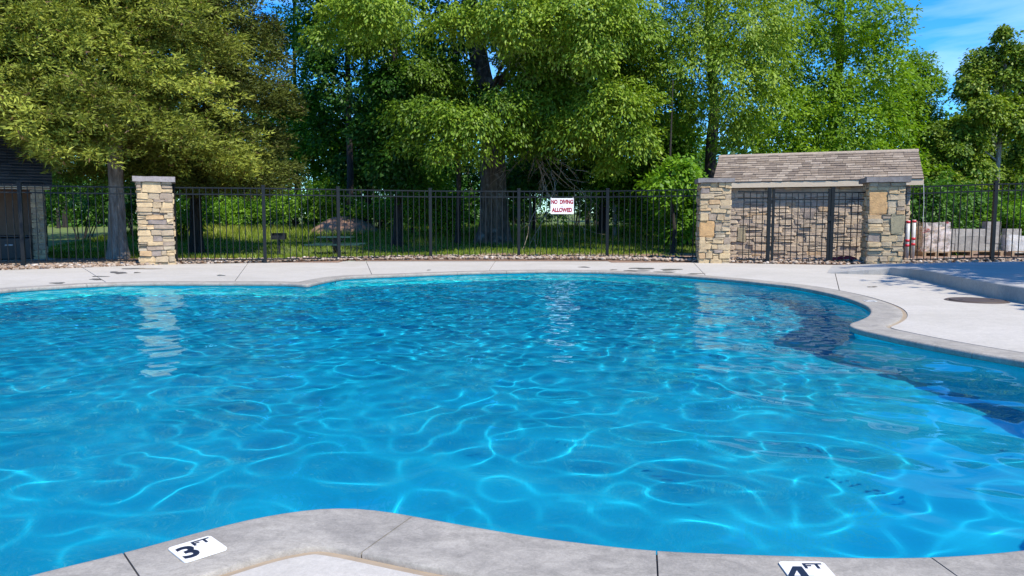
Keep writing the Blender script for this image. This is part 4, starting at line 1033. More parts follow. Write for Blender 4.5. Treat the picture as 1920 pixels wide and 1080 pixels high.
# second oak, behind and left of the shed
o2 = Vector((P(1330, 440, 27).x, 27, 0)); o2.z = gz(o2.x, o2.y) - 0.05
tk = [o2, P(1332, 300, 27), P(1340, 200, 27.1), P(1330, 80, 27.2), P(1330, -150, 27.4), P(1320, -380, 27.5)]
l2 = [lobe(*a) for a in ((1300, 40, 24.5, 1.7, (1.3, 1, 0.8), 0.68), (1390, 30, 24.0, 1.6, (1.2, 1, 0.9), 0.7), (1430, 90, 24.2, 1.1, (1.1, 1, 1), 0.72), (1330, 120, 24.0, 1.4, (1.3, 1, 0.8), 0.65), (1400, 160, 24.0, 1.3, (1.2, 1, 0.8), 0.7),
      (1250, 130, 24.8, 1.3, (1.2, 1, 0.7), 0.55), (1340, 205, 24.2, 1.0, (1.4, 1, 0.6), 0.6), (1225, 70, 25.5, 1.1, (1.2, 1, 0.8), 0.45), (1390, 235, 24.6, 0.7, (1.3, 1, 0.6), 0.6), (1455, 45, 25, 0.9, (1, 1, 1), 0.7), (1270, 215, 25, 0.9, (1.3, 1, 0.7), 0.5), (1370, 270, 25.5, 0.5, (1.3, 1, 0.6), 0.55),
      (1330, -130, 26, 3.4, (1, 0.9, 0.8), 0.55), (1250, -160, 27, 3.0, (1, 1, 0.8), 0.5), (1430, -150, 27, 2.8, (1, 1, 0.9), 0.55))]
tree('oak_tree', 'younger oak with pale olive leaves hanging over the left end of the shed roof', 'tree', o2, tk, [0.26, 0.2, 0.18, 0.15, 0.1, 0.03], M['bark_dark_shade'], l2, M['oak'], seed=5, nlimb=12, flare=0.4, r_limb=0.07,
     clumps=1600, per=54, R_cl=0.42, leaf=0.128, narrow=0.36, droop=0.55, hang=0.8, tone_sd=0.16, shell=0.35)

# bright locust trees behind the shed
lb = Vector((13.0, 31, 0)); lb.z = gz(13, 31)
tree('locust_tree', 'tall bright green tree filling the sky behind the shed roof', 'tree', lb, [lb, lb + Vector((0, 0, 3)), lb + Vector((0.3, 0, 7)), lb + Vector((0.2, 0, 12)), lb + Vector((0, 0, 15))], [0.24, 0.2, 0.16, 0.1, 0.03], M['bark_dark_shade'],
     [lobe(*a) for a in ((1500, 50, 29, 1.9, (1.1, 1, 0.9), 0.5), (1590, 20, 29, 1.9, (1.1, 1, 0.9), 0.55), (1660, 40, 29.5, 1.2, (1, 1, 1.1), 0.55), (1520, 160, 28.5, 1.6, (1.3, 1, 0.7), 0.5), (1620, 130, 29, 1.5, (1.2, 1, 0.8), 0.55),
      (1680, 120, 30, 0.8, (1.1, 1, 1), 0.5), (1450, 220, 28.2, 1.5, (1.2, 1, 0.8), 0.58), (1560, 230, 28.4, 1.6, (1.3, 1, 0.7), 0.55), (1640, 220, 28.8, 1.4, (1.2, 1, 0.8), 0.52), (1480, 290, 28, 1.2, (1.3, 1, 0.6), 0.6), (1590, 290, 28.2, 1.3, (1.4, 1, 0.6), 0.58), (1670, 290, 28.5, 1.0, (1.1, 1, 0.8), 0.5),
      (1440, 120, 30, 1.6, (1, 1, 1), 0.45), (1520, -160, 31, 4.2, (1, 0.9, 0.8), 0.5), (1600, -120, 31.5, 2.8, (0.9, 0.9, 1), 0.5), (1560, 330, 29.5, 2.2, (2, 0.7, 0.7), 0.45), (1500, 250, 31, 2.4, (1.2, 0.7, 0.9), 0.35), (1620, 220, 31.5, 2.4, (1.2, 0.7, 0.9), 0.35), (1560, 120, 32, 2.6, (1.2, 0.7, 0.9), 0.35))], M['locust'], seed=9, nlimb=12, r_limb=0.06,
     clumps=2600, per=32, R_cl=0.42, leaf=0.155, narrow=0.42, droop=0.3, hang=0.3, tone_sd=0.17, shell=0.4, group='bright trees behind the shed')
hb = Vector((17.6, 33, 0)); hb.z = gz(17.6, 33)
tree('locust_tree', 'smaller bright green tree in the gap right of the tall one behind the shed', 'tree', hb, [hb, hb + Vector((0, 0, 2.5)), hb + Vector((0.1, 0, 5)), hb + Vector((0, 0, 7.6))], [0.16, 0.13, 0.09, 0.03], M['bark_dark_shade'],
     [lobe(*a) for a in ((1725, 115, 33, 0.75, (0.9, 1, 0.7), 0.45), (1715, 170, 32.6, 1.2, (1, 1, 0.9), 0.45), (1735, 230, 32.6, 0.9, (1, 1, 1), 0.42), (1700, 260, 32, 1.1, (1, 1, 0.9), 0.5), (1690, 200, 32, 1.0, (1, 1, 0.9), 0.5), (1720, 330, 32.5, 1.1, (1, 1, 1), 0.4), (1745, 140, 33, 0.45, (1, 1, 0.8), 0.4))], M['locust'], seed=12, nlimb=6, r_limb=0.04,
     clumps=620, per=32, R_cl=0.38, leaf=0.15, narrow=0.42, droop=0.3, hang=0.3, tone_sd=0.17, shell=0.35, group='bright trees behind the shed')

# tulip poplars at the right
def poplar(label, bx, by, lobes, seed, clumps, tr=0.13, hgt=9.0):
    b0 = Vector((bx, by, gz(bx, by)))
    tree('poplar_tree', label, 'tree', b0, [b0, b0 + Vector((0, 0, 3)), b0 + Vector((0.05, 0, 6)), b0 + Vector((0.1, 0, hgt))], [tr, tr * 0.85, tr * 0.6, 0.02], M['bark_pale'], [lobe(*a) for a in lobes], M['poplar'], seed=seed, nlimb=10, r_limb=0.04,
         clumps=clumps, per=46, R_cl=0.36, leaf=0.135, narrow=0.6, droop=0.45, hang=0.55, tone_sd=0.2, shell=0.35, group='leafy trees right of the shed')
rpp = random.Random(17); pl_l = [(1884, 66, 30, 0.36, (0.9, 1, 1.0), 0.6), (1900, 95, 30, 0.45, (1, 1, 0.9), 0.6)]
for k in range(48):
    py = 80 + 280 * ((k + rpp.random()) / 48) ** 0.75; lx = 1878 - (py - 50) * rpp.uniform(0.52, 0.66); pl_l.append((lx + (1975 - lx) * rpp.random() ** 1.1, py, 30 + rpp.uniform(-0.9, 0.9), rpp.uniform(0.34, 0.66), (rpp.uniform(0.9, 1.4), 1, rpp.uniform(0.6, 0.95)), rpp.uniform(0.4, 0.7)))
poplar('airy olive-green tree with a slim pale trunk right of the shed', P(1866, 400, 30).x, 30, pl_l, 21, 1900, 0.10, 6.8)
poplar('dark leafy tree behind the slim pale trunk at the right edge', 21.6, 34, ((1810, 260, 34, 1.2, (1, 1, 1.1), 0.2), (1850, 310, 34, 1.5, (1.2, 1, 0.9), 0.2), (1930, 220, 34, 1.5, (1, 1, 1.2), 0.3), (1975, 130, 34, 1.5, (1, 1, 1), 0.4), (1790, 340, 33, 1.2, (1, 1, 1), 0.2), (1990, 260, 33, 2.0, (1, 1, 1.2), 0.35), (1900, 350, 33, 1.4, (1.2, 1, 0.8), 0.25)), 22, 900, 0.16, 8)

# shaded trees left of the oak
def broad(label, px, by, ly, lobes, seed, clumps, tr, leafm='dark_leaf', barkm='bark_dark_shade', leaf=0.17, hgt=-300, name='shade_tree', group='shaded trees between the cedars and the oak', per=34, lean=0, **kw):
    p = P(px, ly, by); b0 = Vector((p.x, by, gz(p.x, by) - 0.03)); top = P(px + lean, hgt, by)
    tree(name, label, 'tree', b0, [b0, b0.lerp(top, 0.15) + Vector((0.05, 0, 0)), b0.lerp(top, 0.5) - Vector((0.1, 0, 0)), top], [tr, tr * 0.85, tr * 0.6, tr * 0.15], M[barkm], [lobe(*a) for a in lobes], M[leafm], seed=seed, nlimb=9, r_limb=tr * 0.3,
         clumps=clumps, per=per, R_cl=0.46, leaf=leaf, narrow=0.5, droop=0.35, hang=0.4, tone_sd=0.2, shell=0.35, group=group, **kw)
broad('dark tree with a straight shade-dark trunk midway along the curved fence', 745, 27, 470, ((790, 190, 28.5, 0.8, (1.4, 1, 0.6), 0.3), (735, 150, 26.2, 0.75, (1.2, 1, 0.8), 0.3), (755, 220, 26.2, 0.75, (1.3, 1, 0.8), 0.3), (740, 290, 26.2, 0.7, (1.4, 1, 0.7), 0.25), (760, 335, 26.3, 0.5, (1.5, 1, 0.6), 0.25), (700, 240, 26.5, 0.6, (1.3, 1, 0.7), 0.3)), 31, 620, 0.17)
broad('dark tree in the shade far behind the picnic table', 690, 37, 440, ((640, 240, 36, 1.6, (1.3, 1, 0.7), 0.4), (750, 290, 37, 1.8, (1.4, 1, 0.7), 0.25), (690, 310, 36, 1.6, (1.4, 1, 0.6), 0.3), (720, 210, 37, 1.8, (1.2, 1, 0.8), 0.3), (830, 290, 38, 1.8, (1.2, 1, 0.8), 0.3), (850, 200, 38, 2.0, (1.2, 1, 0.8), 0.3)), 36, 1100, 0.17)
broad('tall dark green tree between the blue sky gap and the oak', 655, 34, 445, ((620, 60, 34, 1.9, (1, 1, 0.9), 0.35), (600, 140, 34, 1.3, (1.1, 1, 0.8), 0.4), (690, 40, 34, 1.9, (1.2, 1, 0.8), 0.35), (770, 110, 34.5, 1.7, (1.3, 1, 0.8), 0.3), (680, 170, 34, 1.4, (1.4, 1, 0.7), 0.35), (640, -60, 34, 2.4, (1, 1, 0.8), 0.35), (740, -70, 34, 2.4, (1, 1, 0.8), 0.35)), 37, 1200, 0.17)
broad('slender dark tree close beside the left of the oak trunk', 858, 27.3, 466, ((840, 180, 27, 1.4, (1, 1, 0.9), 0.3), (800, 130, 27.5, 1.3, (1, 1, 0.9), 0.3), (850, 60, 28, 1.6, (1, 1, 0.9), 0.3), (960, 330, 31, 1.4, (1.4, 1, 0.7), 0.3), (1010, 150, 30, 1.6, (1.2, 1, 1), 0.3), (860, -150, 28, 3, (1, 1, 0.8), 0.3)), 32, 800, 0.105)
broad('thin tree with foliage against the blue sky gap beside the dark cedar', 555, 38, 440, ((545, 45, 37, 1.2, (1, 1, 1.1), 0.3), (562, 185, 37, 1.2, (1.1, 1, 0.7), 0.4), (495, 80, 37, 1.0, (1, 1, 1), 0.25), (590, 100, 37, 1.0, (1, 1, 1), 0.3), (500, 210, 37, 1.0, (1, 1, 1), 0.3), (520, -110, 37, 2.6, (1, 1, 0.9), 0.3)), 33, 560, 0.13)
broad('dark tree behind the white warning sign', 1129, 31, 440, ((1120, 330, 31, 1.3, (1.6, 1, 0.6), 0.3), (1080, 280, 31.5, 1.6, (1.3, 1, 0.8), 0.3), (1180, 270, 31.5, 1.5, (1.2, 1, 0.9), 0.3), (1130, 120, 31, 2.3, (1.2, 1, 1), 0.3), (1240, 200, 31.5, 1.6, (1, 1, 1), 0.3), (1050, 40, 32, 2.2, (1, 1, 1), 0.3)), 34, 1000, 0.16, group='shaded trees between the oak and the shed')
# lighter understory trees, each its own
und = [('sunlit leafy tree below the blue sky gap', 590, 37, 440, ((560, 240, 37, 1.6, (1.2, 1, 0.9), 0.65), (620, 260, 36.5, 1.6, (1.2, 1, 0.8), 0.6), (545, 300, 36.5, 1.4, (1.3, 1, 0.7), 0.55), (600, 200, 37, 1.2, (1.2, 1, 0.8), 0.65), (660, 320, 37, 1.4, (1.5, 1, 0.6), 0.5)), 41, 760, 0.09),
       ('light green sapling right of the straight shade-dark trunk', 772, 31, 440, ((800, 330, 30, 0.7, (1.2, 1, 0.7), 0.75), (790, 385, 30, 0.8, (1.3, 1, 0.8), 0.65), (830, 400, 30, 0.8, (1.2, 1, 0.8), 0.6), (760, 345, 31, 0.6, (1, 1, 0.8), 0.7)), 42, 230, 0.07),
       ('yellow-green sapling beside the left shed pillar', 1262, 23, 445, ((1270, 312, 23, 0.38, (1.3, 1, 0.6), 0.7), (1238, 338, 22.8, 0.36, (1.3, 1, 0.6), 0.65), (1297, 330, 23.5, 0.36, (1, 1, 0.8), 0.6), (1255, 362, 23.2, 0.34, (1.3, 1, 0.6), 0.5), (1280, 415, 24, 0.5, (1, 1, 0.9), 0.2), (1300, 385, 24.4, 0.45, (1, 1, 1.2), 0.25)), 43, 210, 0.06),
       ('leafy tree with light leaves right of the oak trunk', 1000, 33, 440, ((990, 320, 33, 1.0, (1.2, 1, 0.8), 0.65), (1010, 300, 32.5, 0.7, (1.2, 1, 0.8), 0.6), (1060, 330, 33, 1.1, (1.2, 1, 0.8), 0.4), (960, 350, 33, 0.8, (1, 1, 0.8), 0.5)), 44, 380, 0.08),
       ('pale-trunked thin tree left of the white warning sign', 993, 34, 430, ((985, 250, 34, 1.2, (1, 1, 1), 0.4), (1020, 220, 34, 1.2, (1, 1, 1), 0.4)), 45, 260, 0.07),
       ('pale-trunked thin tree right of the white warning sign', 1152, 30, 440, ((1160, 330, 30, 0.9, (1.2, 1, 0.8), 0.5), (1190, 360, 30, 0.8, (1.2, 1, 0.8), 0.45), (1210, 400, 30, 0.8, (1.2, 1, 0.8), 0.5)), 46, 300, 0.075),
       ('small tree with a reddish-grey trunk near the left shed pillar', 1257, 29, 445, ((1240, 270, 29, 1.0, (1.2, 1, 0.9), 0.4), (1280, 260, 29, 0.9, (1, 1, 0.9), 0.45), (1230, 330, 29, 0.8, (1.2, 1, 0.8), 0.35)), 47, 320, 0.07)]
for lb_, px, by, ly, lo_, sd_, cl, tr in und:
    broad(lb_, px, by, ly, lo_, sd_, cl, tr, 'under', 'bark_pale' if 'pale' in lb_ or 'grey' in lb_ else 'bark_dark_shade', 0.15, 150, 'young_tree', 'young trees of the understory', 32)

# bushes
def bush(label, px, py, y, w, h, seed, clumps, leafm='under', tone=0.5, leaf=0.13, group='bushes at the edge of the woods'):
    p = P(px, py, y); zb = gz(p.x, y); t = thing('bush', label, 'bush', (p.x, y, zb), 0, group); rng = np.random.default_rng(seed); rp_ = random.Random(seed)
    lob = [(rp_.uniform(-0.35, 0.35) * w, rp_.uniform(-0.3, 0.3) * w, h * rp_.uniform(0.35, 0.72), w * rp_.uniform(0.24, 0.4), w * 0.35, h * rp_.uniform(0.24, 0.36), tone) for _ in range(6)]
    me, cc = crown_mesh('leaves', rng, lob, M[leafm], clumps, 30, 0.32, leaf, 0.2, 0.3, 0.3, 0.5, 0.3, 0.3)
    tag(obj('leaves', me, None, t), kind='stuff')
    bm = bmesh.new()
    for i in rng.choice(len(cc), 7, replace=False):
        q = Vector(cc[i]); add_tube(bm, [Vector((q.x * 0.15, q.y * 0.15, -0.05)), Vector((q.x * 0.5, q.y * 0.5, q.z * 0.6)), q], [0.025, 0.017, 0.006], 5)
    obj('stems', bm, M['bark_dark_shade'], t)
for i, a in enumerate((('bright low bush beyond the lawn just right of the dark cedar trunk', 430, 408, 37, 3.6, 2.0, 170, 'under', 0.6), ('sunlit bush left of the charcoal grill', 490, 400, 37.5, 3.0, 2.2, 140, 'under', 0.65), ('leafy bush behind the charcoal grill', 560, 400, 35, 3.6, 2.6, 200, 'under', 0.55),
        ('bush behind the dirt mound', 640, 395, 38, 3.6, 2.6, 190, 'under', 0.5), ('broad-leaved bush right of the dirt mound', 705, 410, 34, 2.6, 2.0, 130, 'under', 0.55), ('light bush behind the slender dark tree', 835, 415, 32, 2.4, 2.2, 150, 'under', 0.6),
        ('dark bush in the shade behind the yellow-green cedar trunk', 150, 415, 30, 4.6, 4.6, 360, 'dark_leaf', 0.5), ('dark bush behind the lone stone pillar', 255, 415, 30, 3.6, 2.6, 170, 'dark_leaf', 0.55), ('green bush in the shade at the dark cedar trunk', 340, 420, 29, 2.6, 2.2, 130, 'under', 0.35),
        ('bush behind the white warning sign', 1075, 410, 38, 5.4, 3.6, 330, 'dark_leaf', 0.5), ('leafy bush between the warning sign and the shed', 1190, 410, 34, 3.4, 2.4, 190, 'under', 0.4), ('bush touching the left shed pillar', 1290, 420, 27, 2.2, 2.0, 130, 'under', 0.35),
        ('bush right of the oak base', 985, 420, 38, 3.0, 1.8, 130, 'dark_leaf', 0.5))):
    bush(a[0], a[1], a[2], a[3], a[4], a[5], 60 + i, a[6], a[7], a[8])
for i, a in enumerate((('dark green bush directly right of the shed wall', 1740, 400, 24.5, 2.2, 2.4, 190, 'dark_leaf', 0.6), ('tall dark bush behind the grey block stack', 1800, 390, 26, 2.6, 2.7, 230, 'dark_leaf', 0.7), ('light green weedy bush behind the film-wrapped stack', 1890, 410, 24.5, 2.4, 1.7, 170, 'under', 0.5),
        ('bush at the right edge below the slim pale trunk', 1925, 360, 27, 3.0, 2.6, 200, 'dark_leaf', 0.8))):
    bush(a[0], a[1], a[2], a[3], a[4], a[5], 90 + i, a[6], a[7], a[8], group='bushes right of the shed')

# far woods that read as one mass
rng = np.random.default_rng(77); lob = []
for k in range(150):
    x = rng.uniform(-62, 62); y = 47 + rng.uniform(0, 16) + 0.004 * x * x; r_ = rng.uniform(2.2, 4.2)
    top = 9.5 + 3 * math.sin(x * 0.21) + 2 * math.sin(x * 0.53 + 1)
    if 18 < x <= 25.5: top = 8.5
    if 25.5 < x < 35: top = 4.0
    if -17 < x < -13: top = 6.0
    z = 0.8 + rng.random() * max(1.0, top - 1)
    lob.append((x, y, z, r_, r_, r_ * 0.8, float(np.clip(0.35 + 0.15 * rng.normal(), 0.05, 0.8))))
for k in range(190):
    x = rng.uniform(-60, 60); y = 46 + rng.uniform(0, 6) + 0.004 * x * x; r_ = rng.uniform(1.3, 2.4)
    lob.append((x, y, 0.6 + rng.uniform(0, 2.8), r_ * 1.3, r_, r_, float(np.clip(0.4 + 0.2 * rng.normal(), 0.05, 0.9))))
me, _ = crown_mesh('woods', rng, lob, M['dark_leaf'], 8800, 18, 1.0, 0.34, 0.2, 0.4, 0.35, 0.6, 0.3, 0.4)
bmw = bmesh.new()
rt = random.Random(8)
wood = tag(obj('woods', me), kind='stuff')
for k in range(70):
    x = rt.uniform(-50, 45); y = rt.uniform(42, 52); r_ = rt.uniform(0.08, 0.2); ht = 2.6 if 24 < x < 36 or -18 < x < -12 else 6.5; add_tube(bmw, [(x, y, 0), (x + rt.uniform(-0.3, 0.3), y, ht * 0.45), (x + rt.uniform(-0.6, 0.6), y, ht)], [r_, r_ * 0.8, r_ * 0.4], 7)
tag(obj('woods_trunks', bmw, M['bark_dark_shade'], wood), kind='stuff')

# shade tree outside the frame at the right whose shadow lies across the platform
sb = Vector((13.4, 8.3, 0.12))
tree('shade_tree', 'broad tree standing beyond the right side of the platform', 'tree', sb, [sb, sb + Vector((0, 0, 2.5)), sb + Vector((0.2, 0, 5)), sb + Vector((0, 0, 8.5))], [0.3, 0.25, 0.18, 0.05], M['bark_oak'],
     [(sb.x - 2.4, sb.y - 0.6, 5.4, 2.3, 2.8, 1.5, 0.5), (sb.x, sb.y + 1.8, 6.6, 2.8, 2.6, 1.8, 0.5), (sb.x + 0.4, sb.y - 1.6, 6.2, 2.6, 2.4, 1.7, 0.5), (sb.x - 0.4, sb.y + 0.2, 8.0, 2.6, 2.6, 1.6, 0.5), (sb.x - 0.8, sb.y + 3.4, 5.8, 2.4, 1.8, 1.5, 0.5), (sb.x - 2.6, sb.y - 3.0, 5.6, 2.0, 2.2, 1.4, 0.5)], M['oak'], seed=51, nlimb=8, r_limb=0.08,
     clumps=900, per=26, R_cl=0.6, leaf=0.26, narrow=0.5, droop=0.4, hang=0.5, tone_sd=0.15, shell=0.2)

# ------------------------------------------------------------------ tall grass beyond the fence
rng = np.random.default_rng(15); N = 95000
yy = 19.8 + 22 * rng.random(N) ** 1.25; xx = (rng.random(N) * 2 - 1) * yy * 0.62 * 1.0
xx = np.clip(xx, -16, 16); dens = 0.10 + 0.90 * sm(21.5, 24.5, yy + 0.9 * np.sin(xx * 0.9) + 0.5 * np.sin(xx * 2.3))
dens = np.maximum(dens, np.where(xx < -1.0, 0.75, 0.05)); dens *= 1 - np.exp(-((xx + 8) / 3) ** 2 - ((yy - 37) / 2.5) ** 2) * 0.6
k = (rng.random(N) < dens) & ~((xx > 4.6) & (yy < 23.5) & (xx < 11.5)); xx, yy = xx[k], yy[k]; N = len(xx)
hgt = (0.05 + 0.10 * rng.random(N)) + 0.30 * sm(25, 32, yy) * rng.random(N); lean = rng.normal(size=(N, 2)) * 0.35 * hgt[:, None]; az = rng.random(N) * 6.283; wd = 0.012 + 0.012 * rng.random(N)
b0 = np.stack([xx, yy, ground(xx, yy) - 0.01], 1); sx_ = np.stack([np.cos(az), np.sin(az), np.zeros(N)], 1) * wd[:, None]
v = np.stack([b0 - sx_, b0 + sx_, b0 + np.stack([lean[:, 0], lean[:, 1], hgt], 1)], 1).reshape(-1, 3)
tn = np.clip(0.35 + 0.45 * sm(27, 33, yy) * (0.5 + 0.5 * np.sin(xx * 0.5 + 2)) + 0.2 * rng.normal(size=N), 0, 1)
tag(obj('grass', from_arrays('grass', v, np.arange(3 * N).reshape(-1, 3), M['grass'], False, tn)), kind='stuff')

# dirt mound
mp_ = P(648, 440, 33.5); mz = gz(mp_.x, 33.5)
bm = bmesh.new(); bmesh.ops.create_grid(bm, x_segments=36, y_segments=24, size=1)
for q in bm.verts:
    x, y = q.co.x, q.co.y; r_ = math.hypot(x, y); hh = max(0.0, 1 - r_ ** 1.7)
    q.co = Vector((x * 1.7, y * 1.2, 0.86 * hh ** 0.7 + 0.10 * noise.noise(Vector((x * 3, y * 3, 1))) * hh + 0.05 * noise.noise(Vector((x * 9, y * 9, 4))) * hh - 0.12))
o = tag(obj('dirt_mound', bm, M['dirt'], None, True), 'mound of pinkish bare dirt on the grass behind the picnic table', 'dirt mound'); o.location = (mp_.x, 33.5, mz)

# picnic table and charcoal grill
p = P(630, 443, 24.2); pz = gz(p.x, 24.2); hz = p.z - pz
pt = thing('picnic_table', 'dark green pedestal picnic table on the shaded lawn before the dirt mound', 'picnic table', (p.x, 24.2, pz), R(3))
for k in range(4): box('tabletop_board', (-0.54, -0.36 + k * 0.18, hz - 0.045), (0.54, -0.36 + k * 0.18 + 0.165, hz), M['green_metal'], pt)
box('pedestal', (-0.075, -0.075, -0.05), (0.075, 0.075, hz - 0.05), M['black'], pt, 0.01)
bm = bmesh.new()
for s in (-1, 1):
    add_bar(bm, (0, 0, hz - 0.22), (s * 0.30, 0, hz - 0.05), 0.05)
    add_bar(bm, (0, 0, 0.14), (0, s * 0.62, 0.40), 0.05)
obj('brace', bm, M['black'], pt)
for s in (-1, 1):
    for k in range(2): box('bench_board', (-0.85, s * 0.66 - 0.14 + k * 0.145, 0.40), (0.85, s * 0.66 - 0.14 + k * 0.145 + 0.135, 0.44), M['green_metal'], pt)
p = P(523.5, 449, 24.0); pz = gz(p.x, 24.0)
gr = thing('charcoal_grill', 'small black charcoal grill box on a post standing on the shaded lawn', 'grill', (p.x, 24.0, pz), R(8))
bz = p.z - pz
box('post', (-0.03, -0.03, -0.05), (0.03, 0.03, bz - 0.002), M['black'], gr)
bm = bmesh.new(); add_box(bm, (-0.21, -0.17, bz), (0.21, 0.17, bz + 0.02)); add_box(bm, (-0.21, -0.17, bz + 0.021), (-0.19, 0.17, bz + 0.2)); add_box(bm, (0.19, -0.17, bz + 0.021), (0.21, 0.17, bz + 0.2)); add_box(bm, (-0.188, 0.15, bz + 0.021), (0.188, 0.17, bz + 0.2)); add_box(bm, (-0.188, -0.17, bz + 0.021), (0.188, -0.15, bz + 0.13))
obj('firebox', bm, M['black'], gr)
bm = bmesh.new()
for k in range(9): add_bar(bm, (-0.17 + k * 0.0425, -0.16, bz + 0.205), (-0.17 + k * 0.0425, 0.15, bz + 0.205), 0.01)
obj('cooking_grate', bm, M['black'], gr)

# ------------------------------------------------------------------ building at the left edge
bx1 = P(86, 400, 19.4).x
bd = thing('park_building', 'low building with dark shingle roof and stone corner post at the left edge', 'building', (bx1, 19.4, 0.0), R(31))
box('wall', (-4.8, 1.3, -0.05), (-0.05, 4.6, 1.9), M['brownwall'], bd)
box('fascia', (-5.0, -0.06, 1.80), (0.12, -0.02, 1.93), M['fascia'], bd)
box('soffit', (-5.0, -0.018, 1.84), (0.12, 1.29, 1.87), M['soffit'], bd)
box('porch_floor', (-5.0, -0.1, -0.08), (0.15, 1.29, 0.012), M['kerb'], bd)
bm = bmesh.new(); rr_ = random.Random(5); tones = []; vv = []; ff = []
nc_ = 24; y0, z0_, y1_, z1_ = -0.12, 1.90, 3.0, 3.9
for c in range(nc_):
    x = -5.1
    while x < 0.18:
        e = min(0.18, x + rr_.uniform(0.15, 0.34)); t0, t1 = c / nc_, (c + 1.15) / nc_
        b0 = len(vv); lift = 0.02 + rr_.random() * 0.015
        vv += [(x, y0 + (y1_ - y0) * t0, z0_ + (z1_ - z0_) * t0 + lift), (e - 0.006, y0 + (y1_ - y0) * t0, z0_ + (z1_ - z0_) * t0 + lift), (e - 0.006, y0 + (y1_ - y0) * t1, z0_ + (z1_ - z0_) * t1), (x, y0 + (y1_ - y0) * t1, z0_ + (z1_ - z0_) * t1),
               (x, y0 + (y1_ - y0) * t0, z0_ + (z1_ - z0_) * t0 - 0.01), (e - 0.006, y0 + (y1_ - y0) * t0, z0_ + (z1_ - z0_) * t0 - 0.01)]
        ff += [(b0, b0 + 1, b0 + 2, b0 + 3), (b0 + 4, b0 + 5, b0 + 1, b0)]; tn_ = rr_.random(); tones += [tn_, tn_]; x = e
bm.free()
rf = box('roof', (-5.1, -0.1, -0.03), (0.16, 3.7, -0.008), M['soffit'], bd); rf.location = (0, 0, 1.90); rf.rotation_euler = (math.atan2(z1_ - z0_, y1_ - y0), 0, 0)
tag(obj('shingles', from_arrays('shingles', np.array(vv), np.array(ff), M['darkshingle'], False, np.array(tones)), None, bd), kind='stuff')
colp = bpy.data.objects.new('corner_post', None); link(colp, bd); colp.location = (-0.17, 0.15, 0)
box('core', (-0.11, -0.11, 0.013), (0.11, 0.11, 1.79), M['mortar'], colp)
masonry(colp, (-0.15, -0.11, 0.013), (1, 0, 0), 0.30, 1.77, 0.08, 'stone', (), 0.09, 0.18, 0.1, 0.2)
masonry(colp, (0.11, -0.11, 0.013), (0, 1, 0), 0.26, 1.77, 0.08, 'stone', (), 0.09, 0.18, 0.1, 0.2)
p = P(28, 462, 19.9)
tb = thing('storage_bin', 'black storage bin on the porch of the low building', 'bin', (p.x * 19.15 / 19.9, 19.15, 0.014), R(31))
box('tub', (-0.36, -0.24, 0), (0.36, 0.24, 0.56), M['black'], tb, 0.03); box('lid', (-0.38, -0.26, 0.562), (0.38, 0.26, 0.62), M['black'], tb, 0.02)
box('handle', (-0.20, -0.30, 0.36), (-0.02, -0.262, 0.39), M['pvc'], tb, 0.01)

# ------------------------------------------------------------------ building materials behind the right fence
GRP = 'grey blocks stacked behind the right fence'
def hollow_block(mat):
    bm = bmesh.new(); L_, D_, H_ = 0.395, 0.195, 0.193
    xs_ = [-L_ / 2, -L_ / 2 + 0.032, -0.016, 0.016, L_ / 2 - 0.032, L_ / 2]
    add_box(bm, (-L_ / 2, -D_ / 2, 0), (L_ / 2, -D_ / 2 + 0.032, H_)); add_box(bm, (-L_ / 2, D_ / 2 - 0.032, 0), (L_ / 2, D_ / 2, H_))
    for a, b_ in ((0, 1), (2, 3), (4, 5)): add_box(bm, (xs_[a], -D_ / 2 + 0.0325, 0), (xs_[b_], D_ / 2 - 0.0325, H_ - 0.001))
    bmesh.ops.recalc_face_normals(bm, faces=bm.faces[:]); me = bpy.data.meshes.new('concrete_block'); bm.to_mesh(me); bm.free(); me.materials.append(mat); return me
def pallet(label, x, y, z, w, rz):
    t = thing('wooden_pallet', label, 'pallet', (x, y, z), rz)
    for k in range(5): box('slat', (-w / 2, -0.5 + k * 0.22, 0.10), (w / 2, -0.5 + k * 0.22 + 0.12, 0.125), M['wood'], t)
    for xx in (-w / 2 + 0.05, 0, w / 2 - 0.05): box('runner', (xx - 0.04, -0.5, 0), (xx + 0.04, 0.5, 0.099), M['wood'], t)
    return t
HB, HBP = hollow_block(M['block']), hollow_block(M['blockpale'])
pz0 = 0.11
c1 = P(1803, 470, 20.4); pallet('wooden pallet under the grey concrete block stack', c1.x, 20.4, gz(c1.x, 20.4), 1.66, R(-3))
zb = gz(c1.x, 20.4) + 0.127
COLN = ('leftmost', 'second from the left', 'third from the left', 'rightmost'); ROWN = ('bottom', 'second', 'third')
for lv in range(4):
    for k in range(4):
        if lv == 3 and k != 3: continue
        o = bpy.data.objects.new('concrete_block', HB); COL.objects.link(o); o.location = (c1.x - 0.6 + k * 0.402 + rs.uniform(-0.006, 0.006), 20.15 + rs.uniform(-0.012, 0.012), zb + lv * 0.1945); o.rotation_euler = (0, 0, R(rs.uniform(-1.5, 1.5)))
        tag(o, 'single grey concrete block lying on top of the grey stack at its right end' if lv == 3 else 'grey concrete block %s in the %s row of the grey stack' % (COLN[k], ROWN[lv]), 'concrete block', GRP)
c2 = P(1905, 470, 20.2); pallet('wooden pallet under the film-wrapped pale blocks at the right edge', c2.x + 0.35, 20.2, gz(c2.x, 20.2), 1.7, R(2))
zb = gz(c2.x, 20.2) + 0.127
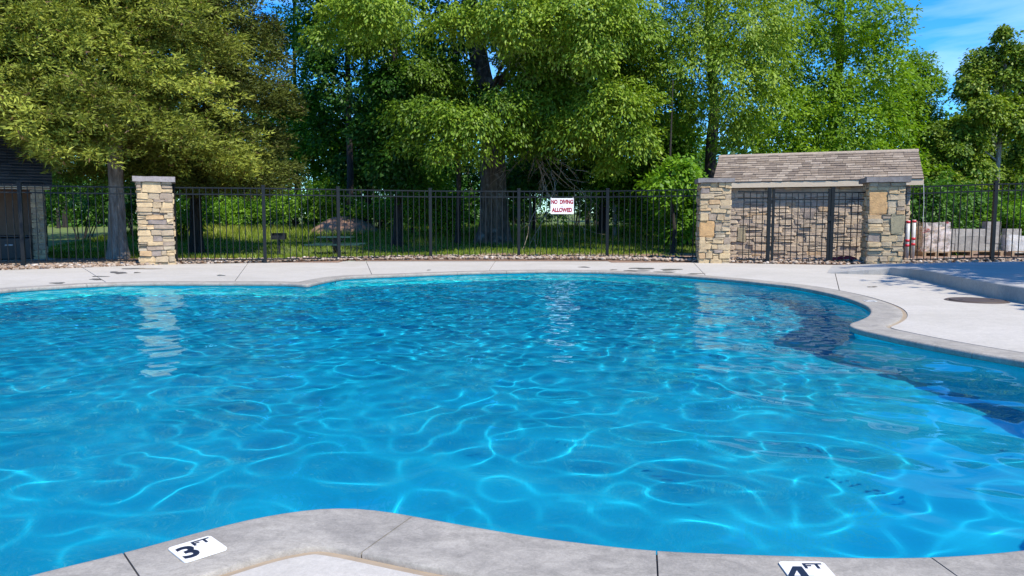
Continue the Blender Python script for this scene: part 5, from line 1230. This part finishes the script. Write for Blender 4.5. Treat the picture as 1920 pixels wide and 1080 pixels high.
for lv in range(3):
    for k in range(4):
        if lv == 2 and k in (1, 3): continue
        o = bpy.data.objects.new('concrete_block', HBP); COL.objects.link(o); o.location = (c2.x - 0.25 + k * 0.402, 20.05, zb + lv * 0.1945); o.rotation_euler = (0, 0, R(rs.uniform(-2, 2)))
        tag(o, ('pale block standing loose at the left end of the film-wrapped stack' if k == 0 else 'pale block standing loose near the right end of the film-wrapped stack') if lv == 2 else 'pale block %s in the %s row under the clear film' % (COLN[k], ('lower', 'upper')[lv]), 'concrete block', 'pale blocks of the film-wrapped stack')
def sheet_over(name, w, d, h, mat, seed, nx=18, nz=10, k=0.03):
    """crinkled film hugging the front, left and right of a stack"""
    bm = bmesh.new(); path = [(-w / 2, d), (-w / 2, 0), (w / 2, 0), (w / 2, d)]; pts = []
    for a, b_ in zip(path, path[1:]):
        for j in range(nx): t = j / nx; pts.append((a[0] + (b_[0] - a[0]) * t, a[1] + (b_[1] - a[1]) * t))
    pts.append(path[-1]); grid = []
    for r_ in range(nz + 1):
        row = []
        for x, y in pts:
            q = noise.noise_vector(Vector((x * 3 + seed, y * 3, r_ * 0.6))) * k; hh = h * (1 + 0.14 * noise.noise(Vector((x * 2.2, y * 2 + seed, 0))))
            row.append(bm.verts.new((x + q.x, y - abs(q.y) * (1 if y < d * 0.5 else 0.2), hh * r_ / nz)))
        grid.append(row)
    for a, b_ in zip(grid, grid[1:]):
        for j in range(len(a) - 1): bm.faces.new((a[j], a[j + 1], b_[j + 1], b_[j]))
    return obj(name, bm, mat, None, True)
o = sheet_over('plastic_film', 1.66, 0.6, 0.46, M['clearfilm'], 3); o.location = (c2.x + 0.35, 19.86, zb - 0.06); tag(o, 'clear crinkled film wrapped round the pale blocks', 'plastic wrap')
c3 = P(1741, 470, 20.0); pallet('wooden pallet under the red-printed wrapped stone', c3.x, 20.0, gz(c3.x, 20.0), 0.72, R(-6))
zb = gz(c3.x, 20.0) + 0.127
for lv in range(6):
    for k in range(3):
        me = rs.choice(protos('stonewall')); o = bpy.data.objects.new('veneer_stone', me); COL.objects.link(o); o.location = (c3.x - 0.21 + k * 0.21, 19.95 + rs.uniform(-0.03, 0.03), zb + 0.055 + lv * 0.108); o.scale = (0.2, 0.42, 0.10); o.rotation_euler = (0, 0, R(rs.uniform(-4, 4)))
        tag(o, 'rough veneer stone at the %s of layer %s from the ground inside the red-printed wrap' % (('left', 'middle', 'right')[k], ('one', 'two', 'three', 'four', 'five', 'six')[lv]), 'stone', 'veneer stones on the wrapped pallet')
o = sheet_over('plastic_film', 0.70, 0.55, 0.80, M['film'], 7, 12, 10, 0.035); o.location = (c3.x, 19.66, zb - 0.04); o.rotation_euler = (0, 0, R(-6)); tag(o, 'pinkish plastic wrap with red print round the stack of stone', 'plastic wrap')
# fence tubes bundled with red tape, behind the fence near the right shed pillar
TG = 'white tubes beside the right shed pillar'
def tube_thing(px, y, z1, r_, label, bands, tilt=0.0):
    p = P(px, 480, y); z0 = gz(p.x, y); t = thing('white_tube', label, 'tube', (p.x, y, z0), 0, TG); t.rotation_euler = (0, tilt, 0)
    bm = bmesh.new(); add_tube(bm, [(0, 0, 0), (0, 0, z1)], r_, 14); obj('tube', bm, M['pvc'], t, True)
    for b_ in bands:
        bm = bmesh.new(); add_tube(bm, [(0, 0, b_), (0, 0, b_ + 0.06)], r_ + 0.004, 14); obj('tape_band', bm, M['red'], t, True)
tube_thing(1700, 18.6, 0.95, 0.044, 'tall white tube with red tape bands left of its twin', (0.88, 0.42, 0.30))
tube_thing(1711, 18.7, 0.96, 0.044, 'tall white tube with red tape bands next to the red-printed wrap', (0.89, 0.46, 0.32))
tube_thing(1681.5, 17.75, 0.62, 0.045, 'short white tube with one red band leaning on the right shed pillar', (0.38,), R(-2))
# red cloth on the ground inside the gate
p = at(1588, 491.5, 0.02)
bm = bmesh.new(); bmesh.ops.create_grid(bm, x_segments=26, y_segments=12, size=1)
for q in bm.verts:
    x, y = q.co.x, q.co.y; e = max(0, 1 - (x * x + y * y) * 0.75); n_ = noise.noise(Vector((x * 2.6, y * 3.4, 2))); n2_ = noise.noise(Vector((x * 6, y * 7, 5)))
    q.co = Vector((x * 0.36, y * 0.15, (0.05 + 0.06 * (x + 1) / 2 + 0.06 * n_ + 0.03 * n2_) * e ** 0.6 + 0.012))
o = tag(obj('red_cloth', bm, M['redcloth'], None, True), 'crumpled dark red cloth on the ground inside the gate', 'cloth'); o.location = (p.x, p.y + 0.30, gz(p.x, p.y + 0.3) + 0.03)
# thin hanging wire and small white float at the right fence
p = P(1733, 345, 17.3)
bm = bmesh.new(); add_tube(bm, [Vector((0, 0, 0.0)), Vector((0.0, -0.03, -0.2)), Vector((0.02, -0.02, -0.5)), Vector((0.03, 0, -0.85)), Vector((0.06, 0.01, -1.0))], 0.007, 6)
o = tag(obj('hanging_cord', bm, M['pvc']), 'thin pale cord hanging on the right fence', 'cord'); o.location = p + Vector((0, 0.03, 0.0))
